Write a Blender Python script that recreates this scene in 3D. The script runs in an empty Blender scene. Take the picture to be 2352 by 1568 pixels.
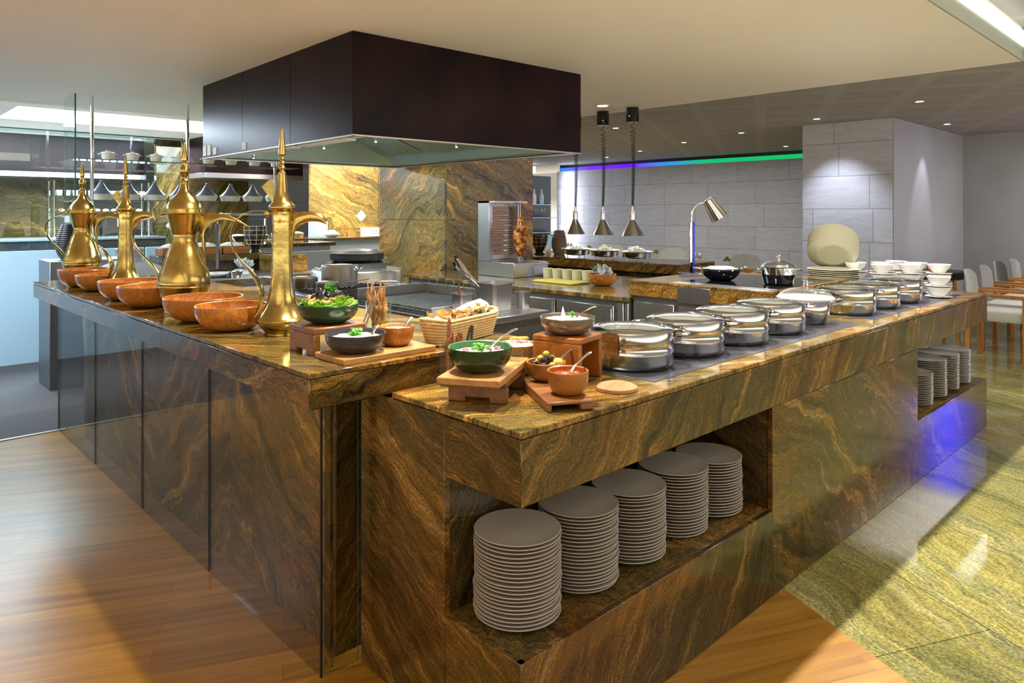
import bpy, bmesh, math, random
from mathutils import Vector, Matrix, Euler
R = math.radians
PI = math.pi
rnd = random.Random(7)
S = bpy.context.scene
COL = S.collection

# ------------------------------------------------------------------ camera
cam = bpy.data.cameras.new('camera')
cam.sensor_width = 36.0
cam.lens = 36.0 * 1640 / 2352
cam.shift_y = -(784 - 487.5) / 2352
cam.clip_start = 0.05
cam.clip_end = 100
co = bpy.data.objects.new('camera', cam)
COL.objects.link(co)
co.location = (0, 0, 1.45)
co.rotation_euler = (R(90), 0, R(46.2 - 90))
S.camera = co
# ------------------------------------------------------------------ world, exposure
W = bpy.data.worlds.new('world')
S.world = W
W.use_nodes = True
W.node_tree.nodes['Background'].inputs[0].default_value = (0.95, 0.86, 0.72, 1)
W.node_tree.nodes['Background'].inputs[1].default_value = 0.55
# bright band added below the horizon to light the ceiling; dimmer above it
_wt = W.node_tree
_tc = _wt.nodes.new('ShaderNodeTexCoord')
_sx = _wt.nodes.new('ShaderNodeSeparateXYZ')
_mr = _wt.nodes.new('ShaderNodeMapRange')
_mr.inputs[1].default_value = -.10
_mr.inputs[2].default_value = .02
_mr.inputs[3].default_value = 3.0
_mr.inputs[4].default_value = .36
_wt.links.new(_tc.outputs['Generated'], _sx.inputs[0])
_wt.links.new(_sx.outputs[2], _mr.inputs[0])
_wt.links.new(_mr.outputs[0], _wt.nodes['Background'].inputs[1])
S.view_settings.view_transform = 'Standard'
S.view_settings.look = 'None'
S.view_settings.gamma = 1
S.view_settings.use_curve_mapping = False
S.view_settings.exposure = 0.5

WARM = (1.0, 0.82, 0.58)
NEUT = (1.0, 0.93, 0.84)
COOL = (0.72, 0.84, 1.0)


def lamp_obj(name, kind, loc, energy, color, target=None, size=0.06, spot=70, blend=0.5, sx=1, sy=1):
    l = bpy.data.lights.new(name, kind)
    l.energy = energy
    l.color = color
    if kind == 'SPOT':
        l.spot_size = R(spot)
        l.spot_blend = blend
        l.shadow_soft_size = size
    elif kind == 'POINT':
        l.shadow_soft_size = size
    elif kind == 'AREA':
        l.shape = 'RECTANGLE'
        l.size = sx
        l.size_y = sy
    o = bpy.data.objects.new(name, l)
    COL.objects.link(o)
    o.location = loc
    if target is not None:
        d = Vector(target) - Vector(loc)
        o.rotation_euler = d.to_track_quat('-Z', 'Y').to_euler()
    return o


# ceiling spots aimed at the two counters; bare lamps, the farther ones added without fittings
lamp_obj('spot', 'SPOT', (1.35, 1.72, 2.46), 140, NEUT, (1.6, 1.45, 0.9), .03, 120, .4)
lamp_obj('spot', 'SPOT', (2.55, 1.72, 2.46), 140, NEUT, (2.7, 1.5, 0.9), .03, 120, .4)
lamp_obj('spot', 'SPOT', (3.75, 1.72, 2.46), 140, NEUT, (3.8, 1.55, 0.9), .03, 120, .4)
lamp_obj('spot', 'SPOT', (4.95, 1.72, 2.46), 130, NEUT, (5.0, 1.55, 0.9), .03, 120, .4)
lamp_obj('spot', 'SPOT', (1.75, 2.35, 2.46), 120, WARM, (1.25, 2.6, 0.99), .03, 95, .5)
lamp_obj('spot', 'SPOT', (1.85, 3.45, 2.46), 115, WARM, (1.2, 3.6, 0.99), .03, 85, .5)
lamp_obj('spot', 'SPOT', (1.85, 4.6, 2.46), 105, WARM, (1.2, 4.8, 0.99), .03, 85, .5)
# large soft area fill over the dining room behind the camera, no fittings modelled
lamp_obj('room_light', 'AREA', (-1.5, -0.2, 2.45), 60, WARM, (-1.4, -0.2, 0), sx=3.5, sy=4.5)
lamp_obj('room_light', 'AREA', (4.5, -1.6, 2.65), 90, (1.0, 0.95, 0.80), (4.5, -1.5, 0), sx=5, sy=2.5)
# kitchen behind
lamp_obj('kitchen_fill', 'AREA', (-0.2, 7.0, 2.45), 90, COOL, (-0.2, 7.4, 0), sx=2.5, sy=.8)  # added cool wash that brightens the frosted screen before the kitchen
lamp_obj('kitchen_fill', 'AREA', (2.0, 9.1, 2.45), 330, COOL, (2.0, 9.1, 0), sx=4, sy=1.0)
lamp_obj('kitchen_fill', 'AREA', (2.5, 10.9, 2.4), 330, COOL, (2.5, 12, 0), sx=5, sy=1.6)
lamp_obj('kitchen_fill', 'AREA', (5.0, 8.3, 2.4), 130, NEUT, (5.0, 8.6, 0), sx=2, sy=1.6)
# dining hall
lamp_obj('hall_light', 'AREA', (9.2, 6.8, 2.42), 85, (1.0, 0.97, 0.93), (9.2, 6.8, 0), sx=3, sy=4)
lamp_obj('hall_light', 'AREA', (9.9, 0.2, 2.42), 80, (1.0, 0.97, 0.90), (9.9, 0.2, 0), sx=2.4, sy=2)


# ------------------------------------------------------------------ materials
def newmat(name):
    m = bpy.data.materials.new(name)
    m.use_nodes = True
    nt = m.node_tree
    b = nt.nodes['Principled BSDF']
    return m, nt, b


def rgb(c):
    return (c[0], c[1], c[2], 1)


def pm(name, color, rough=.5, metal=0., var=0., vscale=8., bump=0., bscale=60., coat=0., emis=None, es=0, trans=0, ior=1.45, spec=None, stretch=(1, 1, 1), sss=0):
    m, nt, b = newmat(name)
    b.inputs['Base Color'].default_value = rgb(color)
    b.inputs['Roughness'].default_value = rough
    b.inputs['Metallic'].default_value = metal
    b.inputs['IOR'].default_value = ior
    if spec is not None:
        b.inputs['Specular IOR Level'].default_value = spec
    if trans:
        b.inputs['Transmission Weight'].default_value = trans
    if coat:
        b.inputs['Coat Weight'].default_value = coat
        b.inputs['Coat Roughness'].default_value = .06
    if emis:
        b.inputs['Emission Color'].default_value = rgb(emis)
        b.inputs['Emission Strength'].default_value = es
    if sss:
        b.inputs['Subsurface Weight'].default_value = sss
    tc = nt.nodes.new('ShaderNodeTexCoord')
    mp = nt.nodes.new('ShaderNodeMapping')
    mp.inputs['Scale'].default_value = stretch
    nt.links.new(tc.outputs['Object'], mp.inputs[0])
    n = nt.nodes.new('ShaderNodeTexNoise')
    n.inputs['Scale'].default_value = vscale
    n.inputs['Detail'].default_value = 6
    nt.links.new(mp.outputs[0], n.inputs['Vector'])
    mr = nt.nodes.new('ShaderNodeMapRange')
    mr.inputs[1].default_value = .3
    mr.inputs[2].default_value = .7
    mr.inputs[3].default_value = 1 - var
    mr.inputs[4].default_value = 1 + var
    nt.links.new(n.outputs[0], mr.inputs[0])
    mx = nt.nodes.new('ShaderNodeVectorMath')
    mx.operation = 'SCALE'
    mx.inputs[0].default_value = color[:3]
    nt.links.new(mr.outputs[0], mx.inputs['Scale'])
    nt.links.new(mx.outputs[0], b.inputs['Base Color'])
    if bump:
        n2 = nt.nodes.new('ShaderNodeTexNoise')
        n2.inputs['Scale'].default_value = bscale
        n2.inputs['Detail'].default_value = 3
        nt.links.new(mp.outputs[0], n2.inputs['Vector'])
        bp = nt.nodes.new('ShaderNodeBump')
        bp.inputs['Strength'].default_value = bump
        bp.inputs['Distance'].default_value = .01
        nt.links.new(n2.outputs[0], bp.inputs['Height'])
        nt.links.new(bp.outputs[0], b.inputs['Normal'])
    return m


def ramp(nt, fac, stops, interp='LINEAR'):
    r = nt.nodes.new('ShaderNodeValToRGB')
    r.color_ramp.interpolation = interp
    e = r.color_ramp.elements
    while len(e) < len(stops):
        e.new(.5)
    for k, (p, c) in enumerate(stops):
        e[k].position = p
        e[k].color = rgb(c)
    nt.links.new(fac, r.inputs[0])
    return r


def granite(name, w=(0, 0, 1), scale=1.0, seed=0., light=1.0, rough=.12, tint=(1, 1, 1), tile=None, warp_=.3, stops=None, stops2=None, pale=0):
    """golden brown swirled granite; the bands lie across direction w"""
    wv = Vector(w).normalized()
    rot = (math.degrees(math.atan2(wv.y, wv.z)), -math.degrees(math.asin(wv.x)), 0)
    m, nt, b = newmat(name)
    L = nt.links
    N = nt.nodes.new
    tc = N('ShaderNodeTexCoord')
    mp = N('ShaderNodeMapping')
    mp.inputs['Rotation'].default_value = [R(a) for a in rot]
    mp.inputs['Location'].default_value = (seed, seed * 1.7, seed * .6)
    mp.inputs['Scale'].default_value = (scale,) * 3
    L.new(tc.outputs['Object'], mp.inputs[0])
    warp = N('ShaderNodeTexNoise')
    warp.inputs['Scale'].default_value = 1.7
    warp.inputs['Detail'].default_value = 9
    warp.inputs['Roughness'].default_value = .56
    L.new(mp.outputs[0], warp.inputs['Vector'])
    sub = N('ShaderNodeVectorMath')
    sub.operation = 'SUBTRACT'
    sub.inputs[1].default_value = (.5, .5, .5)
    L.new(warp.outputs['Color'], sub.inputs[0])
    sc = N('ShaderNodeVectorMath')
    sc.operation = 'SCALE'
    sc.inputs['Scale'].default_value = warp_
    L.new(sub.outputs[0], sc.inputs[0])
    add = N('ShaderNodeVectorMath')
    add.operation = 'ADD'
    L.new(mp.outputs[0], add.inputs[0])
    L.new(sc.outputs[0], add.inputs[1])
    st = N('ShaderNodeVectorMath')
    st.operation = 'MULTIPLY'
    st.inputs[1].default_value = (1.0, 1.0, 14.0) if not pale else (.55, .55, 9.0)
    L.new(add.outputs[0], st.inputs[0])
    n1 = N('ShaderNodeTexNoise')
    n1.inputs['Scale'].default_value = 2.7
    n1.inputs['Detail'].default_value = 12
    n1.inputs['Roughness'].default_value = .72
    L.new(st.outputs[0], n1.inputs['Vector'])
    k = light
    nl = N('ShaderNodeTexNoise')
    nl.inputs['Scale'].default_value = .8
    nl.inputs['Detail'].default_value = 5
    L.new(st.outputs[0], nl.inputs['Vector'])
    fm = N('ShaderNodeMath')
    fm.operation = 'MULTIPLY_ADD'
    fm.inputs[1].default_value = .62
    L.new(n1.outputs[0], fm.inputs[0])
    fl = N('ShaderNodeMath')
    fl.operation = 'MULTIPLY_ADD'
    fl.inputs[1].default_value = .62
    fl.inputs[2].default_value = -.12
    L.new(nl.outputs[0], fl.inputs[0])
    L.new(fl.outputs[0], fm.inputs[2])
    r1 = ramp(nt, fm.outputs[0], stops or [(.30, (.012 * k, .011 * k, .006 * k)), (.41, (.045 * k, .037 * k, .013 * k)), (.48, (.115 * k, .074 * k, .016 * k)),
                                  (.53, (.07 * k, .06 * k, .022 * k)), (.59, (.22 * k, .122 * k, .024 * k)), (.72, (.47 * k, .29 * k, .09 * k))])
    # rusty patches
    n2 = N('ShaderNodeTexNoise')
    n2.inputs['Scale'].default_value = 2.2
    n2.inputs['Detail'].default_value = 6
    L.new(add.outputs[0], n2.inputs['Vector'])
    r2 = ramp(nt, n2.outputs[0], [(.46, (0, 0, 0)), (.66, (1, 1, 1))])
    r3 = ramp(nt, fm.outputs[0], stops2 or [(.32, (.025 * k, .013 * k, .003 * k)), (.46, (.13 * k, .056 * k, .009 * k)), (.56, (.24 * k, .115 * k, .022 * k)), (.70, (.45 * k, .28 * k, .095 * k))])
    mx = N('ShaderNodeMix')
    mx.data_type = 'RGBA'
    L.new(r2.outputs[0], mx.inputs['Factor'])
    L.new(r1.outputs[0], mx.inputs[6])
    L.new(r3.outputs[0], mx.inputs[7])
    # speckle
    n3 = N('ShaderNodeTexNoise')
    n3.inputs['Scale'].default_value = 95
    n3.inputs['Detail'].default_value = 4
    L.new(st.outputs[0], n3.inputs['Vector'])
    n3.inputs['Scale'].default_value = 17
    mr = N('ShaderNodeMapRange')
    mr.inputs[1].default_value = .3
    mr.inputs[2].default_value = .7
    mr.inputs[3].default_value = .70 if pale else .40
    mr.inputs[4].default_value = 1.30 if pale else 1.60
    L.new(n3.outputs[0], mr.inputs[0])
    n4 = N('ShaderNodeTexNoise')
    n4.inputs['Scale'].default_value = 170
    n4.inputs['Detail'].default_value = 3
    L.new(mp.outputs[0], n4.inputs['Vector'])
    m4 = N('ShaderNodeMapRange')
    m4.inputs[1].default_value = .35
    m4.inputs[2].default_value = .65
    m4.inputs[3].default_value = .62
    m4.inputs[4].default_value = 1.3
    L.new(n4.outputs[0], m4.inputs[0])
    mm = N('ShaderNodeMath')
    mm.operation = 'MULTIPLY'
    L.new(mr.outputs[0], mm.inputs[0])
    L.new(m4.outputs[0], mm.inputs[1])
    ml = N('ShaderNodeVectorMath')
    ml.operation = 'SCALE'
    L.new(mx.outputs[2], ml.inputs[0])
    L.new(mm.outputs[0], ml.inputs['Scale'])
    tn = N('ShaderNodeVectorMath')
    tn.operation = 'MULTIPLY'
    tn.inputs[1].default_value = tint
    L.new(ml.outputs[0], tn.inputs[0])
    out = tn.outputs[0]
    if tile:
        tw, th, ang, ox = tile
        mq = N('ShaderNodeMapping')
        mq.inputs['Rotation'].default_value = (0, 0, R(ang))
        mq.inputs['Location'].default_value = (ox, 0, 0)
        L.new(tc.outputs['Object'], mq.inputs[0])
        bt = N('ShaderNodeTexBrick')
        bt.offset = .5
        bt.inputs['Scale'].default_value = 1
        bt.inputs['Brick Width'].default_value = tw
        bt.inputs['Row Height'].default_value = th
        bt.inputs['Mortar Size'].default_value = .0022
        bt.inputs['Mortar Smooth'].default_value = .1
        bt.inputs['Color1'].default_value = (1.12, 1.12, 1.05, 1)
        bt.inputs['Color2'].default_value = (.84, .86, .86, 1)
        bt.inputs['Mortar'].default_value = (.35, .33, .3, 1)
        L.new(mq.outputs[0], bt.inputs['Vector'])
        m2 = N('ShaderNodeVectorMath')
        m2.operation = 'MULTIPLY'
        L.new(out, m2.inputs[0])
        L.new(bt.outputs['Color'], m2.inputs[1])
        out = m2.outputs[0]
    L.new(out, b.inputs['Base Color'])
    b.inputs['Roughness'].default_value = rough
    b.inputs['Specular IOR Level'].default_value = .55
    return m


def wood(name, c1, c2, axis='X', scale=1., rough=.42, rings=9., coat=0., planks=None, olive=False):
    m, nt, b = newmat(name)
    L = nt.links
    N = nt.nodes.new
    tc = N('ShaderNodeTexCoord')
    mp = N('ShaderNodeMapping')
    s = {'X': (.9, 9, 9), 'Y': (9, .9, 9), 'Z': (9, 9, .9)}[axis]
    if olive:
        s = (5.5, 5.5, 5.5)
    mp.inputs['Scale'].default_value = [a * scale for a in s]
    L.new(tc.outputs['Object'], mp.inputs[0])
    n = N('ShaderNodeTexNoise')
    n.inputs['Scale'].default_value = 2.2
    n.inputs['Detail'].default_value = 8
    n.inputs['Roughness'].default_value = .6
    n.inputs['Distortion'].default_value = 2.5 if olive else .4
    L.new(mp.outputs[0], n.inputs['Vector'])
    cc = [(.3, c2), (.5, c1), (.7, tuple(min(1, a * 1.25) for a in c1))]
    if olive:
        # narrow dark veins on a honey base
        cc = [(.34, tuple(a * .7 for a in c1)), (.47, c1), (.495, c2), (.515, c1), (.62, tuple(min(1, a * 1.25) for a in c1)), (.66, c2), (.68, c1)]
    r = ramp(nt, n.outputs[0], cc)
    out = r.outputs[0]
    if planks:
        w, h, ang = planks
        mq = N('ShaderNodeMapping')
        mq.inputs['Rotation'].default_value = (0, 0, R(ang))
        L.new(tc.outputs['Object'], mq.inputs[0])
        bt = N('ShaderNodeTexBrick')
        bt.offset = .37
        bt.inputs['Scale'].default_value = 1
        bt.inputs['Brick Width'].default_value = w
        bt.inputs['Row Height'].default_value = h
        bt.inputs['Mortar Size'].default_value = .0008
        bt.inputs['Color1'].default_value = (1.12, 1.1, 1.05, 1)
        bt.inputs['Color2'].default_value = (.8, .78, .76, 1)
        bt.inputs['Mortar'].default_value = (.45, .4, .35, 1)
        L.new(mq.outputs[0], bt.inputs['Vector'])
        sm = N('ShaderNodeVectorMath')
        sm.operation = 'MULTIPLY'
        sm.inputs[1].default_value = (.6, 11, 11)
        L.new(mq.outputs[0], sm.inputs[0])
        L.new(sm.outputs[0], n.inputs['Vector'])
        m2 = N('ShaderNodeVectorMath')
        m2.operation = 'MULTIPLY'
        L.new(out, m2.inputs[0])
        L.new(bt.outputs['Color'], m2.inputs[1])
        out = m2.outputs[0]
    L.new(out, b.inputs['Base Color'])
    b.inputs['Roughness'].default_value = rough
    if planks:
        b.inputs['Specular IOR Level'].default_value = .3
    if coat:
        b.inputs['Coat Weight'].default_value = coat
        b.inputs['Coat Roughness'].default_value = .15
    return m


def thin_glass(name, tint=(.93, .98, .97), refl=1.0, rough=.0):
    m = bpy.data.materials.new(name)
    m.use_nodes = True
    nt = m.node_tree
    nt.nodes.clear()
    out = nt.nodes.new('ShaderNodeOutputMaterial')
    tr = nt.nodes.new('ShaderNodeBsdfTransparent')
    tr.inputs[0].default_value = rgb(tint)
    gl = nt.nodes.new('ShaderNodeBsdfGlossy')
    gl.inputs['Roughness'].default_value = rough
    gl.inputs[0].default_value = (refl, refl, refl, 1)
    fr = nt.nodes.new('ShaderNodeFresnel')
    ge = nt.nodes.new('ShaderNodeNewGeometry')
    ma = nt.nodes.new('ShaderNodeMath')
    ma.operation = 'MULTIPLY_ADD'
    ma.inputs[1].default_value = -.8333
    ma.inputs[2].default_value = 1.5
    nt.links.new(ge.outputs['Backfacing'], ma.inputs[0])
    nt.links.new(ma.outputs[0], fr.inputs[0])
    mx = nt.nodes.new('ShaderNodeMixShader')
    nt.links.new(fr.outputs[0], mx.inputs[0])
    nt.links.new(tr.outputs[0], mx.inputs[1])
    nt.links.new(gl.outputs[0], mx.inputs[2])
    nt.links.new(mx.outputs[0], out.inputs[0])
    return m


def stonewall(name, col, w, h, plane='YZ', off=(0, 0)):
    m, nt, b = newmat(name)
    L = nt.links
    N = nt.nodes.new
    tc = N('ShaderNodeTexCoord')
    sx = N('ShaderNodeSeparateXYZ')
    cb = N('ShaderNodeCombineXYZ')
    L.new(tc.outputs['Object'], sx.inputs[0])
    L.new(sx.outputs[1 if plane == 'YZ' else 0], cb.inputs[0])
    L.new(sx.outputs[2], cb.inputs[1])
    ad = N('ShaderNodeVectorMath')
    ad.operation = 'ADD'
    ad.inputs[1].default_value = (off[0], off[1], 0)
    L.new(cb.outputs[0], ad.inputs[0])
    bt = N('ShaderNodeTexBrick')
    bt.offset = .36
    bt.squash = .72
    bt.squash_frequency = 3
    bt.inputs['Scale'].default_value = 1
    bt.inputs['Brick Width'].default_value = w
    bt.inputs['Row Height'].default_value = h
    bt.inputs['Mortar Size'].default_value = .004
    bt.inputs['Color1'].default_value = (1.04, 1.03, 1.04, 1)
    bt.inputs['Color2'].default_value = (.93, .93, .95, 1)
    bt.inputs['Mortar'].default_value = (.5, .47, .44, 1)
    L.new(ad.outputs[0], bt.inputs['Vector'])
    st = N('ShaderNodeMapping')
    st.inputs['Rotation'].default_value = (0, 0, R(30))
    st.inputs['Scale'].default_value = (2, 12, 1)
    L.new(ad.outputs[0], st.inputs[0])
    n = N('ShaderNodeTexNoise')
    n.inputs['Scale'].default_value = 1.5
    n.inputs['Detail'].default_value = 8
    n.inputs['Distortion'].default_value = 1.5
    L.new(st.outputs[0], n.inputs['Vector'])
    r = ramp(nt, n.outputs[0], [(.3, tuple(a * .9 for a in col)), (.7, tuple(a * 1.1 for a in col))])
    m2 = N('ShaderNodeVectorMath')
    m2.operation = 'MULTIPLY'
    L.new(r.outputs[0], m2.inputs[0])
    L.new(bt.outputs['Color'], m2.inputs[1])
    L.new(m2.outputs[0], b.inputs['Base Color'])
    b.inputs['Roughness'].default_value = .7
    return m


def latticeceil(name, c1, c2, pitch, width):
    m, nt, b = newmat(name)
    L = nt.links
    N = nt.nodes.new
    tc = N('ShaderNodeTexCoord')
    mp = N('ShaderNodeMapping')
    mp.inputs['Rotation'].default_value = (0, 0, R(-27))
    L.new(tc.outputs['Object'], mp.inputs[0])
    bt = N('ShaderNodeTexBrick')
    bt.offset = 0
    bt.inputs['Scale'].default_value = 1
    bt.inputs['Brick Width'].default_value = pitch
    bt.inputs['Row Height'].default_value = pitch
    bt.inputs['Mortar Size'].default_value = width
    bt.inputs['Color1'].default_value = rgb(c1)
    bt.inputs['Color2'].default_value = rgb(tuple(a * .94 for a in c1))
    bt.inputs['Mortar'].default_value = rgb(c2)
    L.new(mp.outputs[0], bt.inputs['Vector'])
    L.new(bt.outputs['Color'], b.inputs['Base Color'])
    b.inputs['Roughness'].default_value = .8
    return m


def brushed(name, col, rough=.3, axis='X'):
    m = pm(name, col, rough, 1.0, var=.06, vscale=3, stretch={'X': (1, 40, 40), 'Y': (40, 1, 40), 'Z': (40, 40, 1)}[axis])
    return m


M = {}
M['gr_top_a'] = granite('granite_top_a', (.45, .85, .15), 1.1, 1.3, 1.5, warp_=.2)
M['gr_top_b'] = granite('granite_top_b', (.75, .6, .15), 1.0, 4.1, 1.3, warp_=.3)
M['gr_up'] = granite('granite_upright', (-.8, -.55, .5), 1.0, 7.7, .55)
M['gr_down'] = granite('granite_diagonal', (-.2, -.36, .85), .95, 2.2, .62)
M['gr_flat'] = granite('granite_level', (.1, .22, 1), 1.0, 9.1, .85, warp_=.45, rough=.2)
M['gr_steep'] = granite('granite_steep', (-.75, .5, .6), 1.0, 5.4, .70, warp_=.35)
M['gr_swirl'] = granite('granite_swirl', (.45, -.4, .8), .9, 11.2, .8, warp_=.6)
M['gr_pil_a'] = granite('granite_pillar_a', (.2, .5, .75), .7, 3.3, 2.9, warp_=.5, rough=.38)
M['gr_pil_b'] = granite('granite_pillar_b', (.45, .2, .8), .7, 6.4, 2.5, warp_=.55, rough=.38)
M['gr_fl'] = granite('granite_floor', (.9, -.43, .1), .62, 2.8, 1.0, rough=.06, warp_=.35, stops=[(.28, (.07, .075, .035)), (.42, (.16, .16, .06)), (.5, (.30, .26, .08)), (.55, (.18, .19, .09)), (.62, (.38, .33, .13)), (.76, (.52, .46, .25))],
                     stops2=[(.28, (.10, .10, .05)), (.45, (.28, .24, .07)), (.55, (.24, .23, .09)), (.62, (.42, .35, .14)), (.74, (.55, .46, .27)), (.9, (.6, .5, .3))], tile=(1.25, .585, -64, .02), pale=1)
M['woodfloor'] = wood('oak_floor', (.32, .16, .022), (.23, .105, .013), planks=(1.1, .075, 26), rough=.3)
M['carpet'] = pm('carpet', (.085, .08, .085), .95, var=.25, vscale=160, bump=.4, bscale=400)
M['ceil'] = pm('ceiling_plaster', (.84, .79, .70), .5, var=.02, vscale=1.2)
M['ceil_grey'] = latticeceil('ceiling_perforated', (.29, .27, .255), (.32, .30, .285), .62, .06)
M['wall_stone'] = stonewall('stone_wall', (.33, .335, .36), .95, .405, off=(.2, .02))
M['pil_stone'] = stonewall('stone_pillar', (.44, .45, .49), .95, .385, off=(.4, .05))
M['wall_grey'] = pm('grey_wall', (.29, .29, .31), .8, var=.05, vscale=2)
M['white'] = pm('white_paint', (.8, .8, .8), .5)
M['hood'] = pm('hood_lacquer', (.010, .0032, .0035), .3, var=.9, vscale=2.2, spec=.14)
M['hood_edge'] = pm('hood_edge', (.45, .42, .38), .35, .8)
M['steel'] = brushed('brushed_steel', (.52, .52, .53), .32)
M['gr_back'] = granite('granite_back', (.3, .5, .8), .8, 31.4, 1.7, warp_=.5)
M['shade_steel'] = pm('lamp_steel', (.66, .66, .70), .2, 1.0, var=.03)
M['gr_dim'] = granite('granite_dim', (.3, .3, .8), .7, 14.4, .75, warp_=.5)
M['steel_d'] = brushed('brushed_steel_dark', (.24, .24, .25), .38, 'Z')
M['steel_v'] = brushed('brushed_steel_upright', (.55, .53, .50), .3, 'Z')
M['chrome'] = pm('chrome', (.80, .80, .82), .07, 1.0, var=.02)
M['pot'] = pm('polished_steel', (.47, .47, .47), .12, 1.0, var=.05, vscale=2)
M['teal_steel'] = pm('hood_liner', (.42, .55, .52), .35, .85, var=.05, vscale=2)
M['brass'] = pm('brass', (.44, .33, .105), .2, 1.0, var=.28, vscale=12, bump=.14, bscale=22)
M['black'] = pm('black', (.01, .01, .011), .35)
M['black_g'] = pm('black_gloss', (.006, .006, .008), .06, coat=.4)
M['slate'] = pm('hob_stone', (.036, .037, .048), .28, var=.25, vscale=5, stretch=(1, 4, 1))
M['olive'] = wood('olive_wood', (.38, .135, .016), (.17, .05, .007), olive=True, rough=.3, coat=.25)
M['walnut'] = wood('walnut', (.19, .073, .018), (.10, .035, .009), 'X', 1.6, .4)
M['walnut_z'] = wood('walnut_upright', (.23, .09, .032), (.11, .04, .014), 'Z', 1.6, .4)
M['cherry'] = wood('cherry_wood', (.28, .092, .011), (.17, .05, .006), 'X', 1.2, .4)
M['acacia'] = wood('acacia_board', (.35, .18, .05), (.24, .105, .025), 'X', 1.5, .45)
M['disc'] = wood('log_slice', (.38, .18, .07), (.24, .10, .035), 'X', .8, .5)
M['disc_bark'] = wood('log_bark', (.36, .17, .05), (.2, .08, .02), 'Z', 1, .6)
M['oak'] = wood('oak_chair', (.46, .19, .04), (.33, .12, .025), 'Z', 1, .4)
M['cloth_chair'] = pm('chair_fabric', (.50, .50, .47), .85, var=.04, vscale=20)
M['plate_w'] = pm('white_porcelain', (.76, .76, .74), .12)
M['teak'] = wood('teak_bowl', (.29, .11, .014), (.18, .06, .007), 'X', 1.3, .35, coat=.2)
M['plate_g'] = pm('grey_stoneware', (.42, .39, .35), .22, coat=.15)
M['cream'] = pm('cream_ceramic', (.70, .66, .55), .3)
M['olivew'] = pm('pale_olive_ceramic', (.40, .39, .29), .4, var=.04)
M['gbowl'] = pm('green_bowl', (.010, .035, .012), .22, coat=.4)
M['gbowl_in'] = pm('green_bowl_inside', (.03, .14, .05), .3)
M['kbowl'] = pm('charcoal_bowl', (.03, .03, .035), .28, coat=.2)
M['silverbowl'] = pm('silver_bowl', (.24, .20, .18), .18, .7)
M['glass'] = thin_glass('clear_glass')
M['glass_g'] = thin_glass('green_glass', (.88, .96, .94))
M['glass_p'] = thin_glass('panel_glass', (.96, .97, .93), .4)
M['glass_edge'] = pm('glass_edge', (.02, .11, .09), .1, var=.1)
M['gr_bodyA'] = granite('granite_body_a', (.1, -.6, .8), .85, 21.2, 1.25, warp_=.45)
M['gr_bodyB'] = granite('granite_body_b', (.1, .65, .75), .85, 27.2, 1.2, warp_=.5)
M['lidglass'] = thin_glass('lid_glass', (.90, .92, .92))
M['frost'] = pm('frosted_glass', (.50, .74, .90), .35, var=.05, vscale=.8)
M['frost_g'] = pm('frosted_grey', (.33, .40, .45), .4)
M['shade_in'] = pm('shade_inside', (.9, .85, .7), .6)
M['bulb'] = pm('lamp_glow', (1, 1, 1), .5, emis=(1, .93, .8), es=9)
M['bulb_c'] = pm('downlight_glow', (1, 1, 1), .5, emis=(.9, .95, 1), es=12)
M['cove'] = pm('cove_light', (1, 1, 1), .5, emis=(.90, 1.0, .88), es=2.4)
M['cove_b'] = pm('cove_light_blue', (1, 1, 1), .5, emis=(.88, .95, 1), es=3.0)
M['cove_face'] = pm('cove_face', (.32, .34, .28), .7)
M['rice'] = pm('cooked_rice', (.75, .70, .58), .7, var=.12, vscale=60, bump=.8, bscale=160)
M['white_food'] = pm('white_food', (.86, .84, .78), .6, var=.06, vscale=40, bump=.4, bscale=80)
M['cream_food'] = pm('cream_dip', (.78, .68, .5), .45, var=.08, vscale=20, bump=.3, bscale=60)
M['lettuce'] = pm('lettuce', (.22, .42, .05), .45, var=.45, vscale=30, bump=.4, bscale=60)
M['lettuce_l'] = pm('pale_lettuce', (.42, .52, .10), .45, var=.3, vscale=30)
M['parsley'] = pm('parsley', (.06, .30, .02), .5, var=.4, vscale=80)
M['mussel'] = pm('mussel_shell', (.015, .015, .025), .15, var=.5, vscale=20)
M['salmon'] = pm('pink_prawn', (.75, .33, .14), .45, var=.2, vscale=30)
M['onion'] = pm('red_onion', (.55, .30, .36), .4, var=.4, vscale=70)
M['radish'] = pm('radish', (.6, .2, .25), .3, var=.3, vscale=30)
M['bread'] = pm('flatbread', (.58, .40, .21), .8, var=.35, vscale=22, bump=.4, bscale=50)
M['stick'] = pm('breadstick', (.42, .22, .07), .8, var=.4, vscale=60, bump=.5, bscale=120)
M['stick_d'] = pm('dark_crispbread', (.22, .08, .03), .8, var=.6, vscale=60, bump=.6, bscale=120)
M['wicker'] = pm('rattan_basket', (.55, .40, .17), .6, var=.12, vscale=60)
M['napkin'] = pm('green_napkin', (.38, .50, .40), .9)
M['napkin_w'] = pm('white_napkin', (.75, .78, .80), .9)
M['ol_blk'] = pm('black_olive', (.02, .012, .018), .15)
M['ol_grn'] = pm('green_olive', (.33, .32, .05), .2)
M['lemon'] = pm('lemon', (.72, .48, .06), .35)
M['redsalsa'] = pm('red_salsa', (.55, .05, .015), .25, var=.5, vscale=60, bump=.8, bscale=90)
M['red'] = pm('red_plastic', (.62, .02, .015), .35)
M['yellow'] = pm('yellow_board', (.80, .66, .10), .45)
M['cupyel'] = pm('pale_tub', (.72, .70, .45), .4)
M['cast'] = pm('cast_iron', (.015, .016, .018), .5, var=.3, vscale=30)
M['griddle'] = pm('griddle_plate', (.03, .045, .05), .45, var=.5, vscale=60, bump=.8, bscale=60)
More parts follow.
